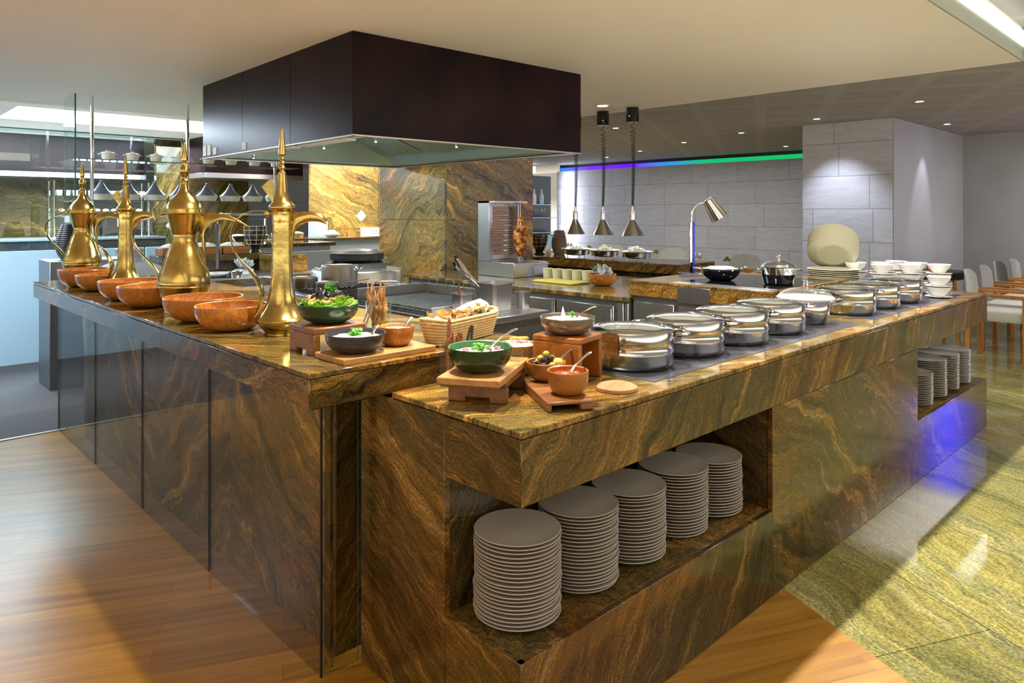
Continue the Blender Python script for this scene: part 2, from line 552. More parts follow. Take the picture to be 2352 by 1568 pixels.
M['kebab'] = pm('kebab_meat', (.50, .17, .025), .45, bump=1.0, bscale=45)
_nt = M['kebab'].node_tree
_nn = _nt.nodes.new('ShaderNodeTexNoise')
_nn.inputs['Scale'].default_value = 22
_nn.inputs['Detail'].default_value = 6
_nt.links.new(_nt.nodes['Texture Coordinate'].outputs['Object'], _nn.inputs['Vector'])
_rr = ramp(_nt, _nn.outputs[0], [(.36, (.035, .01, .004)), (.46, (.22, .055, .01)), (.54, (.55, .20, .03)), (.7, (.72, .38, .10))])
_nt.links.new(_rr.outputs[0], _nt.nodes['Principled BSDF'].inputs['Base Color'])
M['tomato'] = pm('carved_tomato', (.85, .25, .02), .35, var=.2, vscale=20)
M['brick_el'] = pm('heating_panel', (.62, .42, .34), .6)
M['tagine'] = pm('tagine_glaze', (.14, .14, .20), .28, .35)
M['paper'] = pm('paper_tag', (.8, .8, .82), .7)
M['acryl'] = thin_glass('acrylic_blue', (.70, .78, .98))
M['rope'] = pm('ribbed_vase', (.20, .14, .11), .6)
M['darkvase'] = pm('dark_vessel', (.03, .018, .016), .12, var=.4, vscale=12, coat=.3)
M['darkoven'] = pm('oven_lid', (.05, .055, .06), .28, .5)
M['pourgrey'] = pm('grey_clay', (.30, .31, .33), .6, var=.1, vscale=6)
M['teal'] = pm('teal_board', (.10, .45, .38), .4)
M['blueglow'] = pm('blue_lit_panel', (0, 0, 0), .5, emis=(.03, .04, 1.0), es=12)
M['leddark'] = pm('led_trim', (.008, .012, .03), .4)


def led_mat():
    m, nt, b = newmat('led_strip')
    tc = nt.nodes.new('ShaderNodeTexCoord')
    sx = nt.nodes.new('ShaderNodeSeparateXYZ')
    nt.links.new(tc.outputs['Object'], sx.inputs[0])
    mr = nt.nodes.new('ShaderNodeMapRange')
    mr.inputs[1].default_value = 5.5
    mr.inputs[2].default_value = 10.8
    nt.links.new(sx.outputs[1], mr.inputs[0])
    r = ramp(nt, mr.outputs[0], [(0, (.0, .30, .08)), (.30, (.0, .30, .10)), (.48, (.02, .16, .45)), (.62, (.10, .0, .75)), (.85, (.12, .0, .8)), (1, (.0, .16, .5))])
    nt.links.new(r.outputs[0], b.inputs['Emission Color'])
    b.inputs['Emission Strength'].default_value = 1.25
    b.inputs['Base Color'].default_value = (0, 0, 0, 1)
    return m


M['led'] = led_mat()


# ------------------------------------------------------------------ mesh helpers
def merge(bm, tmp, mi=0, mtx=None):
    for f in tmp.faces:
        f.material_index = mi
    if mtx is not None:
        bmesh.ops.transform(tmp, matrix=mtx, verts=tmp.verts)
    me = bpy.data.meshes.new('tmp')
    tmp.to_mesh(me)
    bm.from_mesh(me)
    bpy.data.meshes.remove(me)
    tmp.free()


def B():
    return bmesh.new()


def box(bm, x0, x1, y0, y1, z0, z1, mi=0, bev=0.002, mtx=None, seg=1):
    t = bmesh.new()
    bmesh.ops.create_cube(t, size=1)
    for v in t.verts:
        v.co = Vector(((x0 + x1) / 2 + v.co.x * (x1 - x0), (y0 + y1) / 2 + v.co.y * (y1 - y0), (z0 + z1) / 2 + v.co.z * (z1 - z0)))
    if bev:
        bmesh.ops.bevel(t, geom=list(t.edges), offset=min(bev, abs(x1 - x0) * .45, abs(y1 - y0) * .45, abs(z1 - z0) * .45), segments=seg, affect='EDGES', profile=.5)
    merge(bm, t, mi, mtx)
    return bm


def lathe(bm, prof, seg=48, c=(0, 0, 0), mi=0, mtx=None, sx=1, sy=1):
    t = bmesh.new()
    rings = []
    for r, z in prof:
        if r < 1e-5:
            rings.append([t.verts.new((0, 0, z))])
        else:
            rings.append([t.verts.new((r * math.cos(2 * PI * k / seg) * sx, r * math.sin(2 * PI * k / seg) * sy, z)) for k in range(seg)])
    for a, b in zip(rings[:-1], rings[1:]):
        for k in range(seg):
            k2 = (k + 1) % seg
            if len(a) == 1 and len(b) == 1:
                continue
            if len(a) == 1:
                t.faces.new((a[0], b[k2], b[k]))
            elif len(b) == 1:
                t.faces.new((a[k], a[k2], b[0]))
            else:
                t.faces.new((a[k], a[k2], b[k2], b[k]))
    mm = Matrix.Translation(c)
    if mtx is not None:
        mm = mm @ mtx
    merge(bm, t, mi, mm)
    return bm


def smooth_prof(pts, n=4):
    """Catmull-Rom through (r,z) points"""
    P = [pts[0]] + list(pts) + [pts[-1]]
    out = []
    for i in range(1, len(P) - 2):
        p0, p1, p2, p3 = P[i - 1], P[i], P[i + 1], P[i + 2]
        for k in range(n):
            t = k / n
            out.append(tuple(max(0, .5 * ((2 * p1[j]) + (-p0[j] + p2[j]) * t + (2 * p0[j] - 5 * p1[j] + 4 * p2[j] - p3[j]) * t * t + (-p0[j] + 3 * p1[j] - 3 * p2[j] + p3[j]) * t ** 3)) if j == 0 else
                             .5 * ((2 * p1[j]) + (-p0[j] + p2[j]) * t + (2 * p0[j] - 5 * p1[j] + 4 * p2[j] - p3[j]) * t * t + (-p0[j] + 3 * p1[j] - 3 * p2[j] + p3[j]) * t ** 3) for j in (0, 1)))
    out.append(tuple(pts[-1]))
    return out


def smooth_pts(pts, n=5):
    P = [pts[0]] + list(pts) + [pts[-1]]
    out = []
    for i in range(1, len(P) - 2):
        p0, p1, p2, p3 = P[i - 1], P[i], P[i + 1], P[i + 2]
        for k in range(n):
            t = k / n
            out.append(tuple(.5 * ((2 * p1[j]) + (-p0[j] + p2[j]) * t + (2 * p0[j] - 5 * p1[j] + 4 * p2[j] - p3[j]) * t * t + (-p0[j] + 3 * p1[j] - 3 * p2[j] + p3[j]) * t ** 3) for j in range(len(p1))))
    out.append(tuple(pts[-1]))
    return out


def tube(bm, pts, r=.005, seg=8, mi=0, flat=None, cap=True, up=(0, 0, 1)):
    """pts list of 3-tuples; r number or list; flat=(a,b) elliptical section factors"""
    t = bmesh.new()
    P = [Vector(p[:3]) for p in pts]
    n = len(P)
    rings = []
    prevN = None
    for i in range(n):
        d = (P[min(i + 1, n - 1)] - P[max(i - 1, 0)])
        if d.length < 1e-9:
            d = Vector((0, 0, 1))
        d.normalize()
        if prevN is None:
            u = Vector(up)
            if abs(d.dot(u)) > .95:
                u = Vector((1, 0, 0))
            nn = (u - d * d.dot(u)).normalized()
        else:
            nn = (prevN - d * d.dot(prevN))
            if nn.length < 1e-6:
                nn = prevN
            nn.normalize()
        prevN = nn
        bb = d.cross(nn)
        rr = r[i] if isinstance(r, (list, tuple)) else r
        fa, fb = flat if flat else (1, 1)
        rings.append([t.verts.new(P[i] + nn * math.cos(2 * PI * k / seg) * rr * fa + bb * math.sin(2 * PI * k / seg) * rr * fb) for k in range(seg)])
    for a, b in zip(rings[:-1], rings[1:]):
        for k in range(seg):
            k2 = (k + 1) % seg
            t.faces.new((a[k], a[k2], b[k2], b[k]))
    if cap:
        t.faces.new(rings[0][::-1])
        t.faces.new(rings[-1])
    merge(bm, t, mi)
    return bm


def blob(bm, c, r, mi=0, rot=(0, 0, 0), sub=2, jit=0.):
    t = bmesh.new()
    bmesh.ops.create_icosphere(t, subdivisions=sub, radius=1)
    for v in t.verts:
        j = 1 + rnd.uniform(-jit, jit)
        v.co = Vector((v.co.x * r[0] * j, v.co.y * r[1] * j, v.co.z * r[2] * j))
    merge(bm, t, mi, Matrix.Translation(c) @ Euler(rot).to_matrix().to_4x4())
    return bm


def prism(bm, poly, z0, z1, mi=0, bev=0, mtx=None):
    t = bmesh.new()
    a = [t.verts.new((p[0], p[1], z0)) for p in poly]
    b = [t.verts.new((p[0], p[1], z1)) for p in poly]
    n = len(poly)
    t.faces.new(a[::-1])
    t.faces.new(b)
    for k in range(n):
        t.faces.new((a[k], a[(k + 1) % n], b[(k + 1) % n], b[k]))
    bmesh.ops.recalc_face_normals(t, faces=t.faces)
    if bev:
        bmesh.ops.bevel(t, geom=list(t.edges), offset=bev, segments=1, affect='EDGES')
    merge(bm, t, mi, mtx)
    return bm


def leaf(bm, c, size, mi=0, rot=(0, 0, 0), curl=.3, n=5):
    """a wavy, curled leaf with thickness"""
    t = bmesh.new()
    g = []
    for i in range(n):
        row = []
        for j in range(n):
            u, v = i / (n - 1) * 2 - 1, j / (n - 1) * 2 - 1
            w = (1 - .55 * u * u)
            x = u * size[0]
            y = v * size[1] * w
            z = size[2] * (curl * (v * v) * 2 + .4 * u * u + rnd.uniform(-.18, .18))
            row.append(t.verts.new((x, y, z)))
        g.append(row)
    for i in range(n - 1):
        for j in range(n - 1):
            t.faces.new((g[i][j], g[i + 1][j], g[i + 1][j + 1], g[i][j + 1]))
    r = bmesh.ops.solidify(t, geom=list(t.faces), thickness=.0008)
    merge(bm, t, mi, Matrix.Translation(c) @ Euler(rot).to_matrix().to_4x4())
    return bm


def finish(name, bm, mats, smooth=38):
    if not isinstance(mats, (list, tuple)):
        mats = [mats]
    bmesh.ops.recalc_face_normals(bm, faces=bm.faces)
    bm.normal_update()
    if smooth:
        lim = R(smooth)
        for f in bm.faces:
            f.smooth = True
        for e in bm.edges:
            if len(e.link_faces) == 2:
                e.smooth = e.calc_face_angle(0) < lim
    me = bpy.data.meshes.new(name)
    bm.to_mesh(me)
    bm.free()
    for m in mats:
        me.materials.append(M[m] if isinstance(m, str) else m)
    return me


def obj(name, bm, mats, parent=None, smooth=38, label=None, loc=None, rotz=None, kind=None):
    o = bpy.data.objects.new(name, finish(name, bm, mats, smooth))
    COL.objects.link(o)
    if parent is not None:
        o.parent = parent
    if loc is not None:
        o.location = loc
    if rotz is not None:
        o.rotation_euler = (0, 0, rotz)
    if label:
        o['label'] = label
    if kind:
        o['kind'] = kind
    return o


def thing(name, label, cat, loc=(0, 0, 0), rotz=0, group=None):
    o = bpy.data.objects.new(name, None)
    o.empty_display_size = .05
    COL.objects.link(o)
    o.location = loc
    o.rotation_euler = (0, 0, rotz)
    o['label'] = label
    o['category'] = cat
    if group:
        o['group'] = group
    return o


def solo(name, bm, mats, label, cat, loc=(0, 0, 0), rotz=0, group=None, smooth=38, rot=None):
    o = obj(name, bm, mats, None, smooth)
    o.location = loc
    o.rotation_euler = rot if rot is not None else (0, 0, rotz)
    o['label'] = label
    o['category'] = cat
    if group:
        o['group'] = group
    return o


def dup(root, loc, rotz=None, label=None, group=None, rot=None):
    def cp(o, par):
        c = o.copy()
        COL.objects.link(c)
        if par is not None:
            c.parent = par
        for ch in [x for x in o.children]:
            cp(ch, c)
        return c
    c = cp(root, None)
    c.location = loc
    if rotz is not None:
        c.rotation_euler = (0, 0, rotz)
    if rot is not None:
        c.rotation_euler = rot
    if label:
        c['label'] = label
    if group:
        c['group'] = group
    return c


def struct(name, bm, mats, smooth=38):
    return obj(name, bm, mats, None, smooth, kind='structure')


def at(b, o):
    """shift a bmesh built in world coordinates to the thing's own origin"""
    bmesh.ops.translate(b, vec=(-o[0], -o[1], -o[2]), verts=b.verts)
    return b

# ================================================================== SETTING
# floors
gd = (-math.cos(R(64)), -math.sin(R(64)))          # direction of the wood / granite joint
bx, by = 2.665, 1.264
fw = [(bx, by), (bx + gd[0] * 6, by + gd[1] * 6), (-7, -4), (-7, 5.53), (1.25, 5.53), (1.25, 2.0), (1.25, 1.264)]
b = B()
prism(b, [(bx, by), (1.9, by), (1.9, 5.53), (-7, 5.53), (-7, -4.13), (bx + gd[0] * 6, by + gd[1] * 6)], -.05, 0, 0)
struct('floor', b, 'woodfloor', 0)
b = B()
prism(b, [(bx, by), (bx + gd[0] * 6, by + gd[1] * 6), (14, -4.13), (14, by)], -.05, 0, 0)
box(b, 1.9, 14, by, 5.53, -.05, 0, bev=0)
box(b, 2.6, 14, 5.53, 16, -.05, 0, bev=0)
struct('floor_granite', b, 'gr_fl', 0)
b = B()
box(b, -7, 2.6, 5.53, 16, -.05, .004, bev=0)
struct('floor_carpet', b, 'carpet', 0)
b = B()
box(b, -7, 1.15, 5.50, 5.53, -.01, .006, bev=.002)
struct('trim_1', b, 'hood_edge')

# ceilings: warm plaster with two lit trays, grey perforated field beyond
b = B()
box(b, -7, 6.0, 1.13, 8.47, 2.5, 2.8, bev=0)
box(b, -7, 1.36, 8.47, 9.73, 2.5, 2.8, bev=0)
box(b, -7, 6.0, 9.73, 16, 2.5, 2.8, bev=0)
box(b, 4.6, 6.0, 8.47, 9.73, 2.5, 2.8, bev=0)
box(b, -7, .2, -4, 1.13, 2.5, 2.8, bev=0)
struct('ceiling', b, 'ceil', 0)
b = B()
box(b, 6.0, 14, -4.2, 16, 2.503, 2.8, bev=0)
struct('ceiling_dining', b, 'ceil_grey', 0)
b = B()
box(b, .2, 6.0, -4.2, 1.13, 2.74, 2.8, bev=0)
struct('ceiling_tray', b, 'ceil_grey', 0)
b = B()
box(b, .2, 6.0, 1.12, 1.13, 2.5, 2.6, bev=0)
struct('trim_2', b, 'cove_face', 0)
b = B()
box(b, .2, 6.0, 1.11, 1.13, 2.6, 2.7, bev=0)
struct('trim_3', b, 'cove', 0)
b = B()
box(b, 1.36, 4.6, 8.47, 9.73, 2.74, 2.8, bev=0)
struct('ceiling_tray_kitchen', b, 'white', 0)
b = B()
box(b, 1.36, 4.6, 9.715, 9.73, 2.52, 2.7, bev=0)
struct('trim_4', b, 'cove_b', 0)

# far stone wall of the dining room with its coloured light slot
b = B()
box(b, 11.8, 12.0, 2.6, 10.85, 0, 2.36, bev=0)
struct('wall_back', b, 'wall_stone', 0)
b = B()
box(b, 11.9, 12.0, 2.6, 10.85, 2.36, 2.503, bev=0)
struct('wall_slot', b, 'leddark', 0)
b = B()
box(b, 11.86, 11.9, 5.3, 10.8, 2.365, 2.44, bev=0)
struct('trim_5', b, 'led', 0)
# stone pier and grey side walls
b = B()
box(b, 8.58, 8.78, 2.81, 3.83, 0, 2.503, bev=0)
struct('wall_pier', b, 'pil_stone', 0)
b = B()
box(b, 8.585, 11.35, 2.8, 3.0, 0, 2.503, bev=0)
struct('wall_right', b, 'wall_grey', 0)
b = B()
box(b, 11.3, 11.5, -4.2, 2.81, 0, 2.503, bev=0)
struct('wall_far_right', b, 'wall_grey', 0)
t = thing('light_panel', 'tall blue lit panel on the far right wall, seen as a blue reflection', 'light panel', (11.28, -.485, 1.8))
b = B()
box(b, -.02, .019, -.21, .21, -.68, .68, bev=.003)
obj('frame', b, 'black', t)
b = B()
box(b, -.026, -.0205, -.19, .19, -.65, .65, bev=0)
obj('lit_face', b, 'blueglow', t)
# wall beyond the kitchen
b = B()
box(b, -7, 12.0, 15.8, 16, 0, 2.5, bev=0)
struct('wall_kitchen', b, 'wall_grey', 0)
# granite wall panels deep in the kitchen
b = B()
for x0, x1 in ((4.9, 6.02), (6.03, 7.15), (7.16, 8.3)):
    box(b, x0, x1, 9.2, 9.25, 0, 1.2, bev=.002)
    box(b, x0, x1, 9.2, 9.25, 1.205, 2.5, bev=.002)
struct('wall_granite', b, 'gr_pil_b', 0)
b = B()
for x0, x1 in ((.2, 1.1), (1.13, 1.55), (1.58, 2.9)):
    box(b, x0, x1, 12.4, 12.45, 0, 1.92, bev=.002)
struct('wall_granite_left', b, 'gr_dim', 0)
b = B()
box(b, 3.4, 4.75, 10.9, 11.0, 0, 2.5, bev=0)
struct('wall_dark', b, 'gr_up', 0)

# granite clad pillar behind the hood
o = (4.2, 5.3, 0)
t = thing('granite_pillar', 'square pillar clad in swirled golden granite behind the cooking hood', 'pillar', o)
b = B()
box(b, 4.2, 4.23, 5.3, 6.4, 0, 1.375, bev=.0015)
box(b, 4.2, 4.23, 5.3, 6.4, 1.378, 2.5, bev=.0015)
obj('cladding', at(b, o), 'gr_pil_a', t)
b = B()
box(b, 4.232, 5.39, 5.3, 5.33, 0, 1.375, bev=.0015)
box(b, 4.232, 5.39, 5.3, 5.33, 1.378, 2.5, bev=.0015)
box(b, 5.36, 5.39, 5.33, 6.4, 0, 2.5, bev=0)
box(b, 4.23, 5.36, 5.33, 6.4, 0, 2.5, bev=0)
obj('cladding', at(b, o), 'gr_pil_b', t)

# ================================================================== BUFFET COUNTER (right)
o = (1.243, 1.264, 0)
X0, X1, Y0 = 1.243, 5.675, 1.264
NX, FX = 2.573, 4.242
t = thing('buffet_counter', 'low brown granite buffet counter with plate niches and a row of steel pots', 'counter', o)
b = B()
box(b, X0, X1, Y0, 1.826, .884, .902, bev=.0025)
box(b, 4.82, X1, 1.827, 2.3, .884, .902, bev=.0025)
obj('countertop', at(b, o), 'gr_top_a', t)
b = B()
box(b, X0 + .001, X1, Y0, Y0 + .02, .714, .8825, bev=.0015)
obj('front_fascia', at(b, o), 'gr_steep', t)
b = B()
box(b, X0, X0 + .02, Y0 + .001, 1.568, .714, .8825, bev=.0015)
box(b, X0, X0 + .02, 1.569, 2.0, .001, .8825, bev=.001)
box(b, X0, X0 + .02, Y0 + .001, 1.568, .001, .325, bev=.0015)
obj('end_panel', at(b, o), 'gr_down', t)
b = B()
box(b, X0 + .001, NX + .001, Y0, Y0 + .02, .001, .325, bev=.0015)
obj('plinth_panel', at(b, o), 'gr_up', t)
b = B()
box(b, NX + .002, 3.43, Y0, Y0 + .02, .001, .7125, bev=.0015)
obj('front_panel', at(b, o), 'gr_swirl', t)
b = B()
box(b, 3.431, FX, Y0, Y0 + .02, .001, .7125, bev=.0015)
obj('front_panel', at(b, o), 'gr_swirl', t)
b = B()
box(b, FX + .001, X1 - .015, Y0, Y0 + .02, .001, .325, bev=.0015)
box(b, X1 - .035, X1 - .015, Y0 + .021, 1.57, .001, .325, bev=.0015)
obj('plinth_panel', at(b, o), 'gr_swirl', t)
b = B()
box(b, X0 + .0205, NX, Y0 + .0205, 1.57, .305, .325, bev=.0005)
obj('niche_shelf', at(b, o), 'gr_flat', t)
b = B()
box(b, FX, X1 - .0355, Y0 + .0205, 1.9, .305, .325, bev=.0005)
obj('niche_shelf', at(b, o), 'gr_flat', t)
b = B()
box(b, X0 + .021, NX + .02, 1.571, 1.59, .3, .714, bev=0)
box(b, NX, NX + .02, Y0 + .021, 1.571, .325, .714, bev=0)
box(b, FX - .02, FX, Y0 + .021, 1.6, .325, .714, bev=0)
box(b, FX, 5.25, 1.571, 1.59, .325, .714, bev=0)
box(b, X0 + .021, X1 - .001, Y0 + .021, 1.8, .7145, .73, bev=0)
box(b, X1 - .02, X1, Y0 + .021, 2.3, .73, .8825, bev=0)
box(b, 4.85, 5.25, 1.6, 2.28, 0, .73, bev=0)
obj('niche_lining', at(b, o), 'gr_up', t)
for xa, xb in ((1.924, 3.686), (3.862, 5.42)):
    b = B()
    box(b, xa, xb, 1.345, 1.76, .896, .9035, bev=.0006)
    n = round((xb - xa) / .355)
    obj('warming_plate', at(b, o), 'slate', t)

# ================================================================== LEFT COUNTER
o = (.97, 1.83, 0)
t = thing('display_counter', 'tall granite counter behind glass panels carrying the brass coffee pots', 'counter', o)
for k, (ya, yb) in enumerate(((1.83, 2.75), (2.752, 3.66), (3.662, 4.58), (4.582, 5.52))):
    b = B()
    box(b, .97, 1.40, ya, yb, .983, .998, bev=.002)
    box(b, 1.402, 1.82, ya, yb, .983, .998, bev=.002)
    obj('countertop', at(b, o), 'gr_top_b', t)
b = B()
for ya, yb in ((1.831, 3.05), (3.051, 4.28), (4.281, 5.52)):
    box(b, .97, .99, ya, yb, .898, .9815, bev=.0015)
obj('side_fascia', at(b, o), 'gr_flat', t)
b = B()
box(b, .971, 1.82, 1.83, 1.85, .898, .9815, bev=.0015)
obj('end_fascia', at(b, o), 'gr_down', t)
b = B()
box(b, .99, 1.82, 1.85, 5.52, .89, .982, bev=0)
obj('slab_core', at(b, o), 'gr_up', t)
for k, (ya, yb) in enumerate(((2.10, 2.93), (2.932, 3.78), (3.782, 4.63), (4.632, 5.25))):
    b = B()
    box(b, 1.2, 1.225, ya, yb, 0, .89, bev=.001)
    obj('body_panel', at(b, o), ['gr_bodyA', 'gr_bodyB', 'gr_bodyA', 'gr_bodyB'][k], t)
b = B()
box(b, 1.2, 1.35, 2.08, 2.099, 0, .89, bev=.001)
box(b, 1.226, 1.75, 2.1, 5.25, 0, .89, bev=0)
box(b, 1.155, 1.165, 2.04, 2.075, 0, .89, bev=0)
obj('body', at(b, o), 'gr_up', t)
b = B()
box(b, 1.1085, 1.1145, 2.0155, 2.0225, 0, .89, bev=0)
obj('joint_strip', at(b, o), 'black', t)
for k, (ya, yb) in enumerate(((2.023, 2.928), (2.932, 3.778), (3.782, 4.628), (4.632, 5.53))):
    b = B()
    box(b, 1.11, 1.12, ya, yb, .002, .889, bev=0)
    g = obj('glass_panel', at(b, o), 'glass_p', t, 0)
    b = B()
    box(b, 1.1097, 1.1203, yb, yb + .0012, .002, .889, bev=0)
    obj('glass_edge', at(b, o), 'glass_edge' if k == 3 else 'black', g, 0)
b = B()
box(b, 1.12, 1.243, 2.012, 2.02, .002, .889, bev=0)
g = obj('glass_panel', at(b, o), 'glass_p', t, 0)
b = B()
box(b, 1.2375, 1.239, 2.0095, 2.0118, .002, .889, bev=0)
obj('glass_edge', at(b, o), 'glass_edge', g, 0)

# ================================================================== BACK COUNTER
o = (3.72, 2.8, 0)
t = thing('work_counter', 'granite topped work counter with steel cabinet doors in front of the kebab grill', 'counter', o)
b = B()
box(b, 3.72, 4.95, 2.802, 5.28, .872, .9, bev=.002)
obj('countertop', at(b, o), 'gr_top_a', t)
b = B()
box(b, 3.755, 4.9, 2.802, 5.25, .08, .872, bev=0)
box(b, 3.8, 4.9, 2.802, 5.25, 0, .08, bev=0)
obj('cabinet_body', at(b, o), 'steel_d', t)
for ya, yb in ((2.93, 3.44), (3.46, 3.98), (4.0, 4.6), (4.62, 5.2)):
    b = B()
    box(b, 3.735, 3.754, ya, yb, .12, .83, bev=.002)
    d = obj('door', at(b, o), 'steel_v', t)
    b = B()
    box(b, 3.727, 3.735, ya + .012, ya + .022, .14, .81, bev=.001)
    obj('door_handle', at(b, o), 'steel', d)
b = B()
box(b, 3.735, 3.756, 2.85, 2.90, .1, .86, bev=.002)
box(b, 3.735, 3.756, 2.81, 2.84, .1, .86, bev=.002)
obj('corner_post', at(b, o), 'steel', t)

o = (3.72, 1.84, 0)
t = thing('serving_counter', 'raised granite serving block with black hob, reading lamp and two black pans', 'counter', o)
b = B()
box(b, 3.72, 4.80, 1.83, 2.798, 1.0, 1.015, bev=.002)
obj('countertop', at(b, o), 'gr_top_b', t)
b = B()
box(b, 3.722, 3.742, 1.83, 2.798, .92, .999, bev=.0015)
box(b, 3.742, 4.80, 2.778, 2.798, .905, .999, bev=.001)
box(b, 3.742, 4.80, 1.83, 2.778, .92, .999, bev=0)
obj('fascia', at(b, o), 'gr_back', t)
b = B()
box(b, 3.716, 3.722, 2.21, 2.43, .905, 1.0, bev=.001)
obj('control_panel', at(b, o), 'steel_d', t)
b = B()
box(b, 3.76, 4.78, 1.9, 2.79, 0, .919, bev=0)
obj('cabinet_body', at(b, o), 'steel_d', t)
for ya, yb in ((2.0, 2.44), (2.47, 2.77)):
    b = B()
    box(b, 3.74, 3.759, ya, yb, .12, .88, bev=.002)
    obj('door', at(b, o), 'steel_v', t)
b = B()
box(b, 3.86, 4.62, 1.86, 2.5, 1.013, 1.019, bev=.001)
obj('glass_hob', at(b, o), 'black_g', t)
b = B()
box(b, 3.74, 3.85, 1.86, 2.5, 1.013, 1.0185, bev=.001)
obj('hob_trim', at(b, o), 'steel', t)

# far heat-lamp counter
o = (5.55, 3.6, 0)
t = thing('heat_lamp_counter', 'granite counter beyond the work counter, set with food dishes under hanging heat lamps', 'counter', o)
b = B()
box(b, 5.55, 6.2, 3.63, 6.2, .96, .975, bev=.002)
obj('countertop', at(b, o), 'gr_top_a', t)
b = B()
box(b, 5.552, 5.57, 3.63, 6.2, .885, .959, bev=.001)
box(b, 5.57, 6.2, 3.63, 3.65, .885, .959, bev=.001)
box(b, 5.57, 6.2, 3.65, 6.2, .885, .959, bev=0)
obj('fascia', at(b, o), 'gr_back', t)
b = B()
box(b, 5.65, 6.15, 3.72, 6.2, 0, .885, bev=0)
obj('counter_body', at(b, o), 'gr_up', t)
b = B()
box(b, 5.05, 5.64, 2.9, 6.0, .80, .83, bev=.002)
box(b, 5.1, 5.6, 3.0, 5.9, 0, .80, bev=0)
obj('lower_shelf', at(b, o), 'gr_up', t)

# cooking range / bench
o = (2.28, 2.75, 0)
t = thing('cooking_range', 'stainless steel cooking range with griddle and gas burners under the hood', 'range', o)
b = B()
box(b, 2.28, 2.93, 2.75, 4.62, .865, .9, bev=.004)
obj('worktop', at(b, o), 'steel', t)
b = B()
box(b, 2.315, 2.9, 2.78, 4.6, .1, .865, bev=.002)
box(b, 2.38, 2.85, 2.85, 4.55, 0, .1, bev=0)
obj('body', at(b, o), 'steel_v', t)
b = B()
box(b, 2.30, 2.315, 2.79, 4.59, .765, .86, bev=.003)
g = obj('control_panel', at(b, o), 'steel_d', t)
for k in range(9):
    b = B()
    lathe(b, [(0, .03), (.018, .03), (.02, .004), (.02, 0), (0, 0)], 16, mtx=Euler((0, R(-90), 0)).to_matrix().to_4x4())
    obj('knob', b, 'black', g, loc=(2.30 - o[0], 2.92 + k * .19 - o[1], .81))
for k in range(3):
    b = B()
    box(b, 2.303, 2.315, 2.83 + k * .6, 3.39 + k * .6, .15, .74, bev=.003)
    d = obj('oven_door', at(b, o), 'steel_v', t)
    b = B()
    tube(b, [(2.303, 2.9 + k * .6, .70), (2.27, 2.9 + k * .6, .70), (2.27, 3.32 + k * .6, .70), (2.303, 3.32 + k * .6, .70)], .008)
    obj('door_handle', at(b, o), 'chrome', d)
b = B()   # griddle
box(b, 2.30, 2.80, 3.02, 3.735, .90, .925, bev=.002)
for q in range(16):
    box(b, 2.315, 2.785, 3.045 + q * .042, 3.07 + q * .042, .925, .934, bev=.002)
obj('griddle_plate', at(b, o), 'griddle', t)
b = B()
box(b, 2.30, 2.80, 3.735, 3.745, .90, .993, bev=.001)
box(b, 2.80, 2.81, 3.02, 3.745, .90, .993, bev=.001)
box(b, 2.30, 2.81, 3.01, 3.02, .90, .945, bev=.001)
obj('splash_guard', at(b, o), 'steel', t)
for k in range(4):
    b = B()
    y = 3.10 + k * .17
    tube(b, smooth_pts([(2.80, y, .93), (2.80, y, 1.01), (2.80, y + .01, 1.03), (2.80, y + .07, 1.03), (2.80, y + .08, 1.01), (2.80, y + .08, .93)], 3), .003, 6)
    obj('wire_bail', at(b, o), 'steel', t)
b = B()
box(b, 2.31, 2.9, 3.78, 4.58, .898, .906, bev=.001)
obj('burner_tray', at(b, o), 'steel_d', t)
for i in range(2):
    for j in range(2):
        cx, cy = 2.45 + i * .29, 3.97 + j * .40
        b = B()
        for q in range(5):
            box(b, cx - .13, cx + .13, cy - .17 + q * .085 - .004, cy - .17 + q * .085 + .004, .917, .93, bev=.001)
        box(b, cx - .13, cx - .122, cy - .175, cy + .175, .905, .93, bev=.001)
        box(b, cx + .122, cx + .13, cy - .175, cy + .175, .905, .93, bev=.001)
        lathe(b, [(0, .921), (.03, .921), (.034, .914), (.045, .912), (.045, .904), (0, .904)], 20, (cx, cy, 0))
        obj('burner_grate', at(b, o), 'cast', t)

# dark hood
o = (2.19, 3.55, 1.9)
hp = [(2.19, 3.61), (4.14, 3.56), (4.14, 6.02), (2.26, 6.08)]
t = thing('extraction_hood', 'large dark lacquered extraction hood hanging from the ceiling over the cooking range', 'hood', o)


def quad_panel(p, q, z0, z1, th, mi=0):
    d = Vector((q[0] - p[0], q[1] - p[1], 0)).normalized()
    n = Vector((-d.y, d.x, 0)) * th
    b_ = B()
    prism(b_, [p, q, (q[0] + n.x, q[1] + n.y), (p[0] + n.x, p[1] + n.y)], z0, z1, mi)
    return b_


def lerp2(p, q, f):
    return (p[0] + (q[0] - p[0]) * f, p[1] + (q[1] - p[1]) * f)


for p, q, cuts in ((hp[0], hp[1], (0, 1)), (hp[1], hp[2], (0, 1)), (hp[2], hp[3], (0, 1)), (hp[3], hp[0], (0, .34, .668, 1))):
    for f0, f1 in zip(cuts[:-1], cuts[1:]):
        e = .0009
        obj('side_panel', at(quad_panel(lerp2(p, q, f0 + e), lerp2(p, q, f1 - e), 1.902, 2.499, .03), o), 'hood', t, 0)
b = B()
for p, q in ((hp[0], hp[1]), (hp[1], hp[2]), (hp[2], hp[3]), (hp[3], hp[0])):
    merge(b, quad_panel(p, q, 1.894, 1.902, .035))
obj('bottom_trim', at(b, o), 'hood_edge', t, 0)
